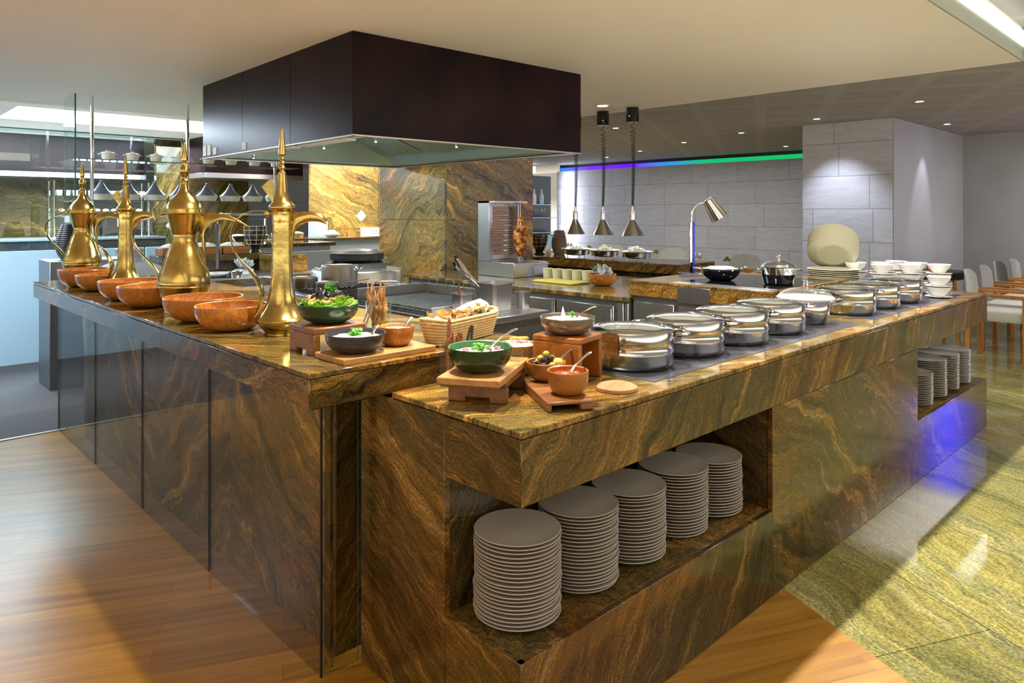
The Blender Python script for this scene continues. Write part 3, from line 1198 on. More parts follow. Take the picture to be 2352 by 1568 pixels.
# liner: a flat rim, sloping steel sides, filters
i1 = [(2.40, 3.74), (4.0, 3.70), (4.0, 5.88), (2.42, 5.92)]
b = B()
tt = bmesh.new()
va = [tt.verts.new((p[0], p[1], 1.905)) for p in hp]
vb = [tt.verts.new((p[0], p[1], 1.915)) for p in i1]
vc = [tt.verts.new((p[0] + dx, p[1] + dy, 2.16)) for p, dx, dy in zip(i1, (.22, -.22, -.22, .22), (.12, .12, -.12, -.12))]
for a, c in ((va, vb), (vb, vc)):
    for k in range(4):
        tt.faces.new((a[k], a[(k + 1) % 4], c[(k + 1) % 4], c[k]))
tt.faces.new(vc)
merge(b, tt)
obj('steel_liner', at(b, o), 'teal_steel', t, 0)
for k in range(3):
    b = B()
    box(b, 3.42, 3.90, 3.82 + k * .7, 4.48 + k * .7, 1.99, 2.005, bev=.002, mtx=None)
    for q in range(12):
        box(b, 3.425, 3.895, 3.84 + k * .7 + q * .053, 3.865 + k * .7 + q * .053, 1.982, 1.99, bev=.002)
    bmesh.ops.rotate(b, verts=b.verts, cent=(3.9, 4, 1.99), matrix=Matrix.Rotation(R(18), 3, 'Y'))
    obj('filter', at(b, o), 'teal_steel', t)
for k in range(3):
    b = B()
    box(b, 2.28, 2.36, 3.85 + k * .72, 4.45 + k * .72, 1.892, 1.905, bev=.003)
    obj('light_fitting', at(b, o), 'white', t)
for px, py in ((2.5, 3.85), (2.5, 4.5), (2.5, 5.15), (2.55, 5.75), (3.1, 3.78)):
    b = B()
    lathe(b, [(0, 0), (.009, 0), (.012, .02), (.008, .045), (.008, .09), (0, .09)], 12)
    obj('spray_nozzle', b, 'chrome', t, loc=(px - o[0], py - o[1], -.01))
for px, py in ((3.1, 4.6), (3.0, 5.3)):
    b = B()
    box(b, px - .07, px + .07, py - .2, py + .2, 2.145, 2.155, bev=.002)
    obj('hood_light', at(b, o), 'bulb_c', t)
lamp_obj('hood_lamp', 'AREA', (3.0, 4.5, 2.13), 26, (.92, 1, .95), (3.0, 4.5, 0), sx=.8, sy=1.4)
for k, (py, s) in enumerate(((6.03, .0), (5.93, .0), (5.8, 0), (5.2, 0))):
    b = B()
    xf = 2.19 + .0283 * (py - 3.61)
    box(b, xf - .004, xf - .0003, py - .035, py + .035, 1.915, 2.0 - (k > 1) * .03, bev=0)
    solo('paper_tag', b, 'paper', ['white paper tag stuck low on the dark hood, nearest its left end', 'white paper tag second from the left end of the dark hood', 'pale printed tag third from the left end of the dark hood', 'small white tag alone on the lower edge of the dark hood'][k], 'tag')
# ================================================================== PLATES
def plate_bm(r=.123, h=.016):
    b_ = B()
    lathe(b_, [(0, .003), (r * .55, .0028), (r * .6, 0), (r * .63, 0), (r * .66, .004), (r * .93, h - .004), (r * .995, h - .0015), (r, h), (r * .985, h + .0012),
               (r * .9, h - .002), (r * .68, .0075), (r * .3, .0058), (0, .0055)], 64)
    return b_


sp = [(1.405, 1.443, 22), (1.668, 1.446, 22), (1.925, 1.448, 21), (2.185, 1.448, 21), (2.43, 1.448, 19)]
names_ = ['nearest stack at the corner', 'second stack from the corner', 'middle stack of the five', 'fourth stack from the corner', 'stack deepest in the front niche']
pz = .3255
p0 = solo('dinner_plate', plate_bm(), 'plate_g', 'grey dinner plate', 'plate')
first = True
for k, (x, y, n) in enumerate(sp):
    for i in range(n):
        z = pz + i * .0106
        lab = 'grey rimmed dinner plate inside the ' + names_[k] + ' of the counter niche'
        grp = 'dinner plates, ' + names_[k]
        dx, dy = rnd.uniform(-.0028, .0028), rnd.uniform(-.0028, .0028)
        top = (i == n - 1)
        if top:
            lab = 'topmost grey dinner plate of the ' + names_[k] + ' in the counter niche'
            grp = None
        if i == 0:
            lab = 'lowest grey dinner plate of the ' + names_[k] + ' in the counter niche'
            grp = None
        if first:
            q = p0
            first = False
            q.location = (x + dx, y + dy, z)
            q['label'] = lab
        else:
            q = p0.copy()
            COL.objects.link(q)
            q.location = (x + dx, y + dy, z)
            q['label'] = lab
            if grp:
                q['group'] = grp
            elif 'group' in q:
                del q['group']
        q.rotation_euler = (0, 0, rnd.uniform(0, 6))
fn = ['stack nearest the granite panel', 'second stack in', 'third stack in', 'endmost stack']
for k, (x, n) in enumerate(((4.63, 17), (4.90, 21), (5.16, 21), (5.425, 20))):
    for i in range(n):
        q = p0.copy()
        COL.objects.link(q)
        q.location = (x + rnd.uniform(-.002, .002), 1.425 + rnd.uniform(-.002, .002), pz + i * .0106)
        q['label'] = 'white edged dinner plate, ' + fn[k] + ' of the far open niche'
        q['group'] = 'far niche plates, ' + fn[k]
        if i == n - 1:
            q['label'] = 'topmost plate, ' + fn[k] + ' of the far open niche'
            del q['group']

# ================================================================== BRASS COFFEE POTS
def jug(kind, loc, rz, label, sc=1.0):
    """kind 'flute': straight neck, bell foot; 'pear': pear shaped body.  built with spout towards +x"""
    t_ = thing('coffee_pot', label, 'coffee pot', loc, rz, None)
    g = .00162
    if kind == 'flute':
        body = [(0, 0), (38, 0), (39, 1), (37, 4), (40, 10), (49, 19), (55, 27), (57.5, 34), (56, 36), (52, 40), (46, 49), (39, 62), (33, 76), (28.5, 94), (25.5, 115), (23.5, 140), (22.5, 175), (22, 215), (21.5, 250), (22.5, 262), (23, 276), (22, 279)]
        lid = [(22, 279), (22.3, 281), (27, 285), (29.5, 289), (28.5, 294), (22, 302), (17, 313), (13.5, 328), (11, 346), (9.5, 362), (8.8, 369), (8.8, 371), (5, 374), (8.5, 381), (5, 387), (7.3, 392), (4.5, 397), (6.8, 402), (4.3, 407), (8, 411), (8.2, 416), (6, 440), (3.8, 465), (3, 471), (0, 472)]
    else:
        g = .00199
        body = [(0, 0), (44, 0), (45, 1), (43.5, 5), (45.5, 18), (50, 36), (55, 52), (57, 58), (56.3, 60), (57, 68), (54, 84), (48.5, 100), (43, 116), (37.5, 132), (31, 148), (27, 162), (26, 174), (26.5, 178), (28.5, 184), (32, 200), (36, 216), (37.5, 222)]
        lid = [(37.5, 233), (40, 236), (39.5, 241), (37.5, 256), (33, 268), (26, 282), (18, 296), (12, 312), (8.5, 330), (7.2, 340), (9, 343), (9, 346), (5.5, 349), (5, 355), (9.5, 364), (10.5, 370), (9.5, 375), (5, 381), (4, 388), (6.5, 400), (6, 412), (2.5, 384 + 3 + 2), (2, 390)]
        lid = [(37.5, 222), (40, 225), (39.5, 229), (38.5, 236), (34.5, 247), (26, 259), (18, 267), (12.5, 276), (9.5, 286), (7.8, 296), (9.5, 298), (9.5, 301), (5.5, 304), (5.5, 308), (9.5, 316), (11, 323), (9.5, 329), (5.2, 336), (5, 340), (7, 349), (6.5, 358), (4.5, 374), (2.6, 388), (0, 390)]
    g *= sc
    b_ = B()
    lathe(b_, smooth_prof([(r * g, z * g) for r, z in body], 3), 56)
    obj('body', b_, 'brass', t_, 60)
    b_ = B()
    lathe(b_, smooth_prof([(r * g, z * g) for r, z in lid], 3), 48)
    l_ = obj('lid', b_, 'brass', t_, 60)
    # spout: deep keel against the body, curving out to a beak
    t2 = bmesh.new()
    if kind == 'flute':
        up = [(19, 281), (25, 283), (30, 280), (38, 279), (55, 281), (72, 281), (88, 275), (98, 265), (103, 252)]
        lo = [(22, 165), (24, 190), (26, 215), (29, 232), (36, 243), (50, 253), (68, 258), (86, 257), (102, 251)]
        wd = [2, 5, 8, 9, 9, 8.5, 7.5, 6, 2]
    else:
        up = [(30, 222), (42, 224), (55, 226), (75, 226), (95, 223), (112, 217), (128, 209), (142, 200), (152, 193)]
        lo = [(53, 84), (49, 122), (47, 158), (49, 178), (57, 195), (78, 207), (100, 209), (126, 203), (151, 191)]
        wd = [3, 7, 10, 11, 11, 9, 8, 6, 2]
    up2 = smooth_pts([(x, z, w) for (x, z), w in zip(up, wd)], 3)
    lo2 = smooth_pts([(x, z, w) for (x, z), w in zip(lo, wd)], 3)
    rings = []
    for (ux, uz, w), (lx, lz, w2) in zip(up2, lo2):
        cs = []
        for a in range(10):
            th = 2 * PI * a / 10
            f = .5 + .5 * math.cos(th)
            cs.append(t2.verts.new(((lx + (ux - lx) * f) * g, math.sin(th) * w * g * .8, (lz + (uz - lz) * f) * g)))
        rings.append(cs)
    for a, c in zip(rings[:-1], rings[1:]):
        for k in range(10):
            t2.faces.new((a[k], a[(k + 1) % 10], c[(k + 1) % 10], c[k]))
    t2.faces.new(rings[0][::-1])
    t2.faces.new(rings[-1])
    b_ = B()
    merge(b_, t2)
    obj('spout', b_, 'brass', t_, 50)
    # handle: thin strap sweeping out and back to the body, tail flicked down
    if kind == 'flute':
        hp_ = [(-22, 276), (-42, 282), (-66, 282), (-90, 274), (-108, 257), (-117, 232), (-116, 208), (-108, 187), (-93, 166), (-76, 148), (-60, 128), (-49, 106), (-47, 84), (-53, 60), (-64, 38)]
        hr = [3, 3, 3, 3, 3, 3, 3, 3, 3.5, 7, 9, 10, 9.5, 8, 2]
    else:
        hp_ = [(-36, 217), (-55, 217), (-76, 214), (-98, 207), (-113, 194), (-118, 174), (-114, 154), (-103, 136), (-85, 118), (-69, 101), (-58, 84), (-54, 66)]
        hp_ = [(x * 1.0, z) for x, z in hp_]
        hr = [3.5, 3.5, 3.5, 3.5, 3.5, 3.5, 3.5, 3.5, 4, 4.5, 4, 2]
    hs = smooth_pts([(x, z, r) for (x, z), r in zip(hp_, hr)], 4)
    b_ = B()
    tube(b_, [(x * g, 0, z * g) for x, z, r in hs], [r * g for x, z, r in hs], 10, flat=(.35, 1.6), up=(0, 0, 1))
    obj('handle', b_, 'brass', t_, 60)
    # thumb piece / hinge
    b_ = B()
    if kind == 'flute':
        zz = 268
        blob(b_, (-34 * g, 0, (zz + 8) * g), (8 * g, 5 * g, 9 * g))
        c = Vector((-22 * g, 0, 305 * g))
        tt_ = bmesh.new()
        poly = [(-19, 300)] + [(-19 - 28 * math.cos(R(a)), 300 + 46 * math.sin(R(a))) for a in range(38, 92, 6)] + [(-15, 330)]
        poly = [(-21, 303), (-47, 338), (-43, 340), (-42, 343), (-38, 345), (-37, 348), (-33, 350), (-31, 353), (-26, 354), (-22, 357), (-17, 322)]
        va_ = [tt_.verts.new((x * g, -.003, z * g)) for x, z in poly]
        vb_ = [tt_.verts.new((x * g, .003, z * g)) for x, z in poly]
        tt_.faces.new(va_)
        tt_.faces.new(vb_[::-1])
        for k in range(len(poly)):
            tt_.faces.new((va_[k], va_[(k + 1) % len(poly)], vb_[(k + 1) % len(poly)], vb_[k]))
        merge(b_, tt_)
    else:
        blob(b_, (-46 * g, 0, 226 * g), (10 * g, 4 * g, 5 * g))
        tube(b_, [(-40 * g, 0, 228 * g), (-38 * g, 0, 242 * g), (-38 * g, 0, 258 * g), (-36 * g, 0, 264 * g)], [4 * g, 5 * g, 6 * g, 4 * g], 8, flat=(.4, 1))
    obj('thumb_piece', b_, 'brass', t_, 50)
    if kind == 'pear':
        b_ = B()
        ring = [((-62 - 11 * math.cos(2 * PI * k / 20)) * g, 0, (229 + 11 * math.sin(2 * PI * k / 20)) * g) for k in range(21)]
        tube(b_, ring, .0032, 8, cap=False)
        obj('finger_ring', b_, 'brass', t_, 60)
    return t_


zl = .998
jug('flute', (1.223, 2.513, zl), R(-44), 'tall fluted brass coffee pot nearest the green salad bowl', 1.0)
jug('pear', (1.18, 3.40, zl), R(-44), 'large pear shaped brass coffee pot behind the two nearest olive wood bowls', 1.0)
jug('flute', (1.21, 4.40, zl), R(-42), 'slim fluted brass coffee pot between the two pear shaped pots', 1.0)
jug('pear', (1.20, 5.30, zl), R(-42), 'pear shaped brass coffee pot at the far end of the counter', 1.0)


# ================================================================== OLIVE WOOD BOWLS
def bowl_prof(r, h, th=.006, foot=.45, p=.55):
    o_ = []
    n = 9
    for k in range(n + 1):
        f = k / n
        o_.append((r * (foot + (1 - foot) * math.sin(f * PI / 2) ** (p * 1.6)), h * (1 - math.cos(f * PI / 2)) if False else h * f))
    outer = [(0, 0), (r * foot * .98, 0)] + [(r * (foot + (1 - foot) * (1 - (1 - f) ** 2.1)), h * (f ** 1.6)) for f in [k / 9 for k in range(1, 10)]]
    inner = [(max(0, x - th), max(th, z + (0 if z > h * .9 else th * .8))) for x, z in outer[2:]][::-1]
    prof = outer + [(r - th * .3, h + th * .35)] + inner + [(r * foot * .8, th), (0, th)]
    return prof


ob = [((1.128, 2.742), .134, .085, 'olive wood bowl nearest the tall coffee pot, first of the row'),
      ((1.142, 3.065), .158, .088, 'wide olive wood bowl, second of the row'),
      ((1.13, 3.696), .150, .088, 'olive wood bowl, third of the row from the front'),
      ((1.139, 4.06), .150, .088, 'pale rimmed olive wood bowl, fourth of the row from the front'),
      ((1.150, 4.64), .135, .082, 'small olive wood bowl, second from the far end of the counter'),
      ((1.135, 4.97), .140, .095, 'dark olive wood bowl beside the farthest coffee pot')]
for (x, y), r, h, lab in ob:
    b = B()
    lathe(b, bowl_prof(r, h + .010, .007, .4), 56, sx=1, sy=1)
    solo('wooden_bowl', b, 'olive', lab, 'bowl', (x, y, zl), rnd.uniform(0, 6))

# ================================================================== LEFT COUNTER FOOD
# riser with green salad bowl
def bridge(bm, w, d, h, th, notch=True, mi=0):
    """block shaped riser: top, two legs along y, notched feet"""
    box(bm, 0, w, 0, d, h - th, h, mi, .004)
    for x0 in (0, w - th):
        box(bm, x0, x0 + th, 0, d * .3, 0, h - th + .001, mi, .002)
        box(bm, x0, x0 + th, d * .7, d, 0, h - th + .001, mi, .002)
        box(bm, x0, x0 + th, d * .28, d * .72, .014, h - th + .001, mi, .002)
    return bm


b = B()
bridge(b, .19, .165, .087, .022)
solo('serving_riser', b, 'walnut', 'walnut block riser under the mussel salad bowl', 'riser', (1.10, 2.042, zl))


def salad_bowl(loc, r, h, outer, inner, lab, foot=.36):
    t_ = thing('serving_bowl', lab, 'bowl', loc)
    b_ = B()
    pr = bowl_prof(r, h, .005, foot)
    cut = 12
    lathe(b_, pr[:cut], 56)
    lathe(b_, pr[cut - 1:], 56, mi=1)
    obj('shell', b_, [outer, inner], t_)
    return t_


salad_bowl((1.20, 2.13, zl + .087), .098, .062, 'gbowl', 'gbowl_in', 'dark green salad bowl on the walnut block riser')
t = thing('mussel_salad', 'green leaf salad topped with black mussels and prawns on the walnut riser', 'salad', (1.20, 2.13, zl + .10))
b = B()
for k in range(30):
    a = rnd.uniform(0, 6.28)
    q = rnd.uniform(.2, 1) ** .5 * .082
    leaf(b, (q * math.cos(a), q * math.sin(a), .046 + .02 * (1 - q / .082)), (.022, .018, .012), rnd.choice([0, 0, 1]), (rnd.uniform(-.5, .5), rnd.uniform(-.5, .5), rnd.uniform(0, 6)))
lathe(b, [(0, .0), (.04, .004), (.07, .03), (.084, .043), (.05, .055), (0, .06)], 24)
obj('leaves', b, ['lettuce', 'lettuce_l'], t)
for k in range(12):
    a = k * .9
    q = .008 + .04 * (k % 4) / 4
    b = B()
    blob(b, (0, 0, 0), (.022, .0105, .006), rot=(0, 0, 0), sub=2)
    o_ = obj('mussel', b, 'mussel', t, loc=(q * math.cos(a), q * math.sin(a), .075 + rnd.uniform(0, .012)))
    o_.rotation_euler = (rnd.uniform(-.9, .9), rnd.uniform(-.8, .8), rnd.uniform(0, 6))
for k in range(9):
    a = rnd.uniform(0, 6.28)
    q = rnd.uniform(.03, .078)
    b = B()
    pts = [(.011 * math.cos(x), .011 * math.sin(x), .002 * x) for x in [0, .6, 1.2, 1.8, 2.4, 3.0, 3.6]]
    tube(b, pts, [.002, .0048, .0055, .0052, .0045, .0035, .0015], 8)
    o_ = obj('prawn', b, 'salmon', t, loc=(q * math.cos(a), q * math.sin(a), .066))
    o_.rotation_euler = (rnd.uniform(-.6, .6), rnd.uniform(-.6, .6), rnd.uniform(0, 6))
b = B()
for k in range(14):
    leaf(b, (rnd.uniform(-.015, .02), rnd.uniform(-.015, .015), .097 + rnd.uniform(-.005, .012)), (.011, .006, .006), 0, (rnd.uniform(-1, 1), rnd.uniform(-1, 1), rnd.uniform(0, 6)))
obj('herb_garnish', b, 'parsley', t)

# cutting board with the charcoal bowl and the small wooden bowl
b = B()
box(b, 0, .34, 0, .175, 0, .018, bev=.002)
bb = b
solo('serving_board', bb, 'acacia', 'long acacia board under the charcoal bowl and small dip bowl', 'board', (1.095, 1.855, zl))
salad_bowl((1.19, 1.945, zl + .0185), .094, .058, 'kbowl', 'kbowl', 'charcoal bowl of white dip on the acacia board', .4)


def dip(x, y, z, r, m, lab, name='dip', cat='dip', garnish=True, lump=.004):
    t_ = thing(name, lab, cat, (x, y, z))
    b_ = B()
    prof = [(0, -.012), (r * .6, -.008), (r * .98, 0), (r * .8, .003), (r * .4, .006), (0, .007)]
    lathe(b_, smooth_prof(prof, 3), 32)
    for v in b_.verts:
        v.co.z += rnd.uniform(-lump, lump) * .6 if v.co.z > 0 else 0
    obj('filling', b_, m, t_)
    if garnish:
        b_ = B()
        for k in range(26):
            blob(b_, (rnd.gauss(0, .011), rnd.gauss(0, .009), .010 + rnd.uniform(0, .014)), (.0065, .0065, .005), 0, (0, 0, 0), 1, .3)
        obj('parsley', b_, 'parsley', t_, 0)
    return t_


dip(1.19, 1.945, zl + .0185 + .044, .080, 'white_food', 'white creamy dip with parsley filling the charcoal bowl')


def spoon(loc, rz, tilt, L, m, lab, bowl=.012):
    """spoon lying tilted: handle rising along +x"""
    b_ = B()
    tube(b_, smooth_pts([(0, 0, 0), (L * .25, 0, L * .03), (L * .6, 0, L * .01), (L * .9, 0, -.003), (L, 0, -.006)], 3),
         [.0035] * 5 + [.0045] * 4 + [.0062] * 3 + [.0065], 8, flat=(.4, 1.3))
    lathe(b_, [(0, -.005), (bowl * .6, -.004), (bowl, .002), (bowl * .9, .002), (bowl * .5, -.0025), (0, -.0035)], 20, (-bowl * 1.2, 0, 0), sx=1.4)
    return solo('spoon', b_, m, lab, 'spoon', loc, rot=(0, -tilt, rz))


spoon((1.235, 1.925, zl + .066), R(30), R(35), .05, 'chrome', 'short steel spoon standing in the charcoal bowl of dip', .01)
b = B()
lathe(b, bowl_prof(.058, .062, .005, .55), 48)
solo('wooden_bowl', b, 'olive', 'small olive wood bowl of white yoghurt on the acacia board', 'bowl', (1.345, 1.95, zl + .0185))
dip(1.345, 1.95, zl + .0185 + .05, .051, 'white_food', 'smooth white yoghurt in the small olive wood bowl', 'yoghurt', 'yoghurt', False, .0005)
spoon((1.372, 1.945, zl + .072), R(10), R(48), .045, 'steel', 'small metal spoon in the yoghurt bowl', .008)


# glass jar of breadsticks with tongs
def jar(loc, r, h, lab):
    t_ = thing('glass_jar', lab, 'jar', loc)
    b_ = B()
    lathe(b_, [(0, 0), (r - .004, 0), (r, .003), (r, h * .88), (r * 1.02, h * .9), (r * 1.02, h), (r * .95, h), (r * .94, h * .9), (r * .93, .01), (0, .009)], 40)
    obj('glass_wall', b_, 'glass', t_)
    b_ = B()
    lathe(b_, [(0, .0005), (r * .92, .0005), (r * .92, .008), (0, .0085)], 32)
    obj('thick_base', b_, 'lidglass', t_)
    return t_


jar((1.488, 2.274, zl), .047, .118, 'glass jar of golden crisp breadsticks behind the small dip bowl')
jn = 0
for k in range(17):
    a = k * 2.399
    q = .033 * math.sqrt((k + .5) / 17)
    lean = rnd.uniform(.02, .16)
    L = rnd.uniform(.11, .175) if k % 3 else .19
    b = B()
    pts = [(lean * f * L * math.cos(a) * .9 + rnd.uniform(-.005, .005), lean * f * L * math.sin(a) * .9 + rnd.uniform(-.005, .005), f * L) for f in [j / 7 for j in range(8)]]
    tube(b, smooth_pts(pts, 2), [w_ * rnd.uniform(.6, 1.25) for w_ in (.006, .007, .008, .008, .009, .010, .010, .009, .009, .009, .008, .006, .005, .003, .0008)], 6, flat=(.35, 1.1))
    solo('breadstick', b, 'stick', 'twisted golden breadstick standing among others in the farther glass jar', 'breadstick', (1.488 + q * .75 * math.cos(a), 2.274 + q * .75 * math.sin(a), zl + .0095), group='golden breadsticks in the farther jar')


def tongs(loc, rz, tilt, L, m, lab, ball=True, name='tongs'):
    b_ = B()
    tube(b_, [(0, -.005, 0), (L * .5, -.006, 0), (L * .95, -.003, 0), (L, 0, 0)], .004, 8, flat=(.4, 1.2))
    tube(b_, [(0, .005, .004), (L * .5, .009, .004), (L * .95, .004, .002), (L, 0, 0)], .004, 8, flat=(.4, 1.2))
    if ball:
        lathe(b_, [(0, -.006), (.009, -.005), (.012, 0), (.009, .005), (0, .006)], 18, (-.008, 0, 0))
    return solo(name, b_, m, lab, 'tongs', loc, rot=(0, -tilt, rz))


tongs((1.41, 2.243, zl + .045), R(12), R(60), .115, 'silverbowl', 'steel tongs leaning on the jar of golden breadsticks')

# jar 2 (right counter)
zr = .9025
jar((1.445, 1.779, zr), .0435, .128, 'glass jar of dark seeded crispbread in the counter corner')
for k in range(20):
    a = k * 2.399
    q = .031 * math.sqrt((k + .5) / 20)
    lean = rnd.uniform(.0, .12)
    L = rnd.uniform(.10, .16)
    b = B()
    pts = [(lean * f * L * math.cos(a), lean * f * L * math.sin(a), f * L) for f in [j / 5 for j in range(6)]]
    tube(b, pts, [.006, .009, .010, .010, .009, .004], 6, flat=(.25, 1.1))
    solo('crispbread', b, 'stick_d', 'dark seeded crispbread shard standing in the nearer glass jar', 'crispbread', (1.445 + q * .7 * math.cos(a), 1.779 + q * .7 * math.sin(a), zr + .0095), group='dark crispbreads in the nearer jar', rotz=rnd.uniform(0, 3))
b = B()
tube(b, [(0, 0, 0), (.002, 0, .1), (.004, 0, .19), (.003, 0, .205)], [.008, .0085, .0065, .001], 10)
solo('breadstick', b, 'stick_d', 'single tall speckled breadstick rising out of the nearer jar', 'breadstick', (1.425, 1.778, zr + .0095))
tongs((1.392, 1.655, .968), R(22), R(72), .14, 'black', 'black tongs with round end leaning on the nearer jar')

# bread basket
o = (1.63, 1.965, zl)
t = thing('bread_basket', 'long ribbed cane basket of flatbread with a green napkin', 'basket', o, R(14))
b = B()
L, Wd, Hh = .19, .058, .072
def stadium(l, w, n=14):
    return [((l - w) + w * math.cos(a), w * math.sin(a)) for a in [-PI / 2 + PI * k / n for k in range(n + 1)]] + [(-(l - w) + w * math.cos(a), w * math.sin(a)) for a in [PI / 2 + PI * k / n for k in range(n + 1)]]
rows = 8
for k in range(rows):
    f = k / (rows - 1)
    s_ = stadium(L * (.86 + .14 * f), Wd * (.74 + .26 * f))
    pts = [(x, y, .006 + k * (Hh - .006) / rows + .018 * (abs(x) / L) ** 2 * f) for x, y in s_]
    tube(b, pts + [pts[0]], .0052, 8, cap=False)
t2 = bmesh.new()
vs = [t2.verts.new((x, y, .003)) for x, y in stadium(L * .86, Wd * .72)]
t2.faces.new(vs)
bmesh.ops.solidify(t2, geom=list(t2.faces), thickness=.004)
merge(b, t2)
obj('cane_body', b, 'wicker', t)
b = B()
s_ = stadium(L, Wd)
pts = [(x, y, Hh + .002 + .02 * (abs(x) / L) ** 2) for x, y in s_]
tube(b, pts + [pts[0]], .0058, 8, cap=False)
obj('rim', b, 'wicker', t)
b = B()
t2 = bmesh.new()
g = []
for i in range(19):
    row = []
    for j in range(7):
        u = -1 + 2 * i / 18
        v = -1 + 2 * j / 6
        row.append(t2.verts.new((u * L * .93, v * Wd * .9, .055 + .018 * u * u + .012 * abs(v) ** 2 + .005 * math.sin(u * 11 + v * 3) + (.012 if abs(u) > .8 else 0))))
    g.append(row)
for i in range(18):
    for j in range(6):
        t2.faces.new((g[i][j], g[i + 1][j], g[i + 1][j + 1], g[i][j + 1]))
bmesh.ops.solidify(t2, geom=list(t2.faces), thickness=.002)
merge(b, t2)
tube(b, [(L * .55, -Wd * .5, .085), (L * .7, -Wd * .2, .105), (L * .8, Wd * .3, .108), (L * .5, Wd * .6, .1), (0, Wd * .7, .088)], [.008, .018, .021, .018, .008], 10)
tube(b, [(-L * .97, -Wd * .3, .085), (-L * .9, -Wd * .5, .095), (-L * .8, -Wd * .6, .085)], [.008, .012, .006], 8)
solo('napkin', b, 'napkin', 'pale green napkin lining the long bread basket', 'napkin', o, R(14))
for k in range(9):
    b = B()
    leaf(b, (0, 0, 0), (.035, .028, .012), 0, (0, 0, 0), .5, 7)
    bmesh.ops.solidify(b, geom=list(b.faces)[:0], thickness=.001)
    f = (k - 4) / 4
    c, s2 = math.cos(R(14)), math.sin(R(14))
    lx, ly = f * .135, rnd.uniform(-.008, .008)
    solo('flatbread', b, 'bread', 'folded toasted flatbread piece among the others in the long cane basket', 'bread', (o[0] + lx * c - ly * s2, o[1] + lx * s2 + ly * c, zl + .078 + .012 * (k % 2) + .01 * f * f),
         rot=(rnd.uniform(-.5, .5), rnd.uniform(-.4, .4), rnd.uniform(0, 6)), group='flatbreads in the cane basket')

# onion dish
t = salad_bowl((1.70, 1.745, zr), .068, .10, 'acacia', 'acacia', 'wooden bowl heaped with chopped red onion behind the larger green bowl', .6)
b = B()
lathe(b, smooth_prof([(0, -.02), (.05, -.01), (.058, 0), (.04, .012), (0, .022)], 3), 28)
for k in range(90):
    a, q = rnd.uniform(0, 6.28), rnd.uniform(0, 1) ** .5 * .054
    blob(b, (q * math.cos(a), q * math.sin(a), .02 - .02 * (q / .054) ** 2), (.006, .004, .003), rnd.choice([0, 0, 1]), (rnd.uniform(0, 3), rnd.uniform(0, 3), 0), 1)
solo('chopped_onion', b, ['onion', 'white_food'], 'heap of chopped red onion with pepper strips', 'chopped onion', (1.70, 1.745, zr + .092))
bpy.data.objects['chopped_onion']['kind'] = 'stuff'
for k in range(3):
    b = B()
    tube(b, smooth_pts([(-.02, 0, 0), (0, .002, .006), (.02, 0, .002)], 3), [.002] + [.0045] * 5 + [.002], 8)
    solo('pepper_strip', b, 'lemon', 'orange pepper strip lying on the chopped onion', 'pepper strip', (1.68 + k * .012, 1.735 - .008 * k, zr + .117), rotz=R(-60 + 25 * k), group='pepper strips on the onion')

# ================================================================== RIGHT COUNTER FOOD
aB = R(31)
ub = Vector((math.cos(aB), math.sin(aB), 0))
vb = Vector((-math.sin(aB), math.cos(aB), 0))
bB = Vector((1.397, 1.477, zr))
b = B()
bridge(b, .21, .178, .066, .02)
solo('serving_riser', b, 'walnut', 'low walnut riser with notched feet near the counter corner', 'riser', bB, aB)
b = B()
box(b, -.085, .245, -.004, .182, 0, .02, bev=.0025)
lathe(b, [(0, .0201), (.008, .0201), (.008, .0203), (0, .0203)], 16, (.215, .09, 0), 1)
bd = solo('serving_board', b, ['acacia', 'black'], 'pale wooden board laid across the low walnut riser', 'board', bB + Vector((0, 0, .0665)), aB)
gz = zr + .0865
gc_ = bB + ub * .03 + vb * .09
salad_bowl((gc_.x, gc_.y, gz), .094, .07, 'gbowl', 'gbowl_in', 'green bowl of radish and white bean salad on the low riser', .4)
dip(gc_.x, gc_.y, gz + .052, .08, 'white_food', 'white bean salad with radish and parsley filling the green bowl', 'bean_salad', 'salad')
for k, (dx, dy) in enumerate(((-.055, .0), (-.03, .03), (.02, .035), (.05, -.02), (.035, .01), (-.045, -.035))):
    b = B()
    blob(b, (0, 0, 0), (.0105, .0105, .006), sub=2)
    solo('radish_slice', b, 'radish', 'pink edged radish piece resting on the white bean salad', 'radish', (gc_.x + dx, gc_.y + dy, gz + .06), rot=(.4 * (k % 3 - 1), .5, k), group='radish pieces on the bean salad')
spoon((gc_.x + .02, gc_.y - .02, gz + .062), R(5), R(24), .125, 'chrome', 'long steel spoon in the green bean salad bowl', .018)
q = bB + ub * .20 + vb * .035
t = thing('sample_dish', 'stack of two clear square dishes on the end of the pale board', 'dish', (q.x, q.y, gz), aB)
for k in range(2):
    b = B()
    box(b, -.026, .026, -.026, .026, k * .013, k * .013 + .011, bev=.002)
    obj('clear_dish', b, 'lidglass', t)

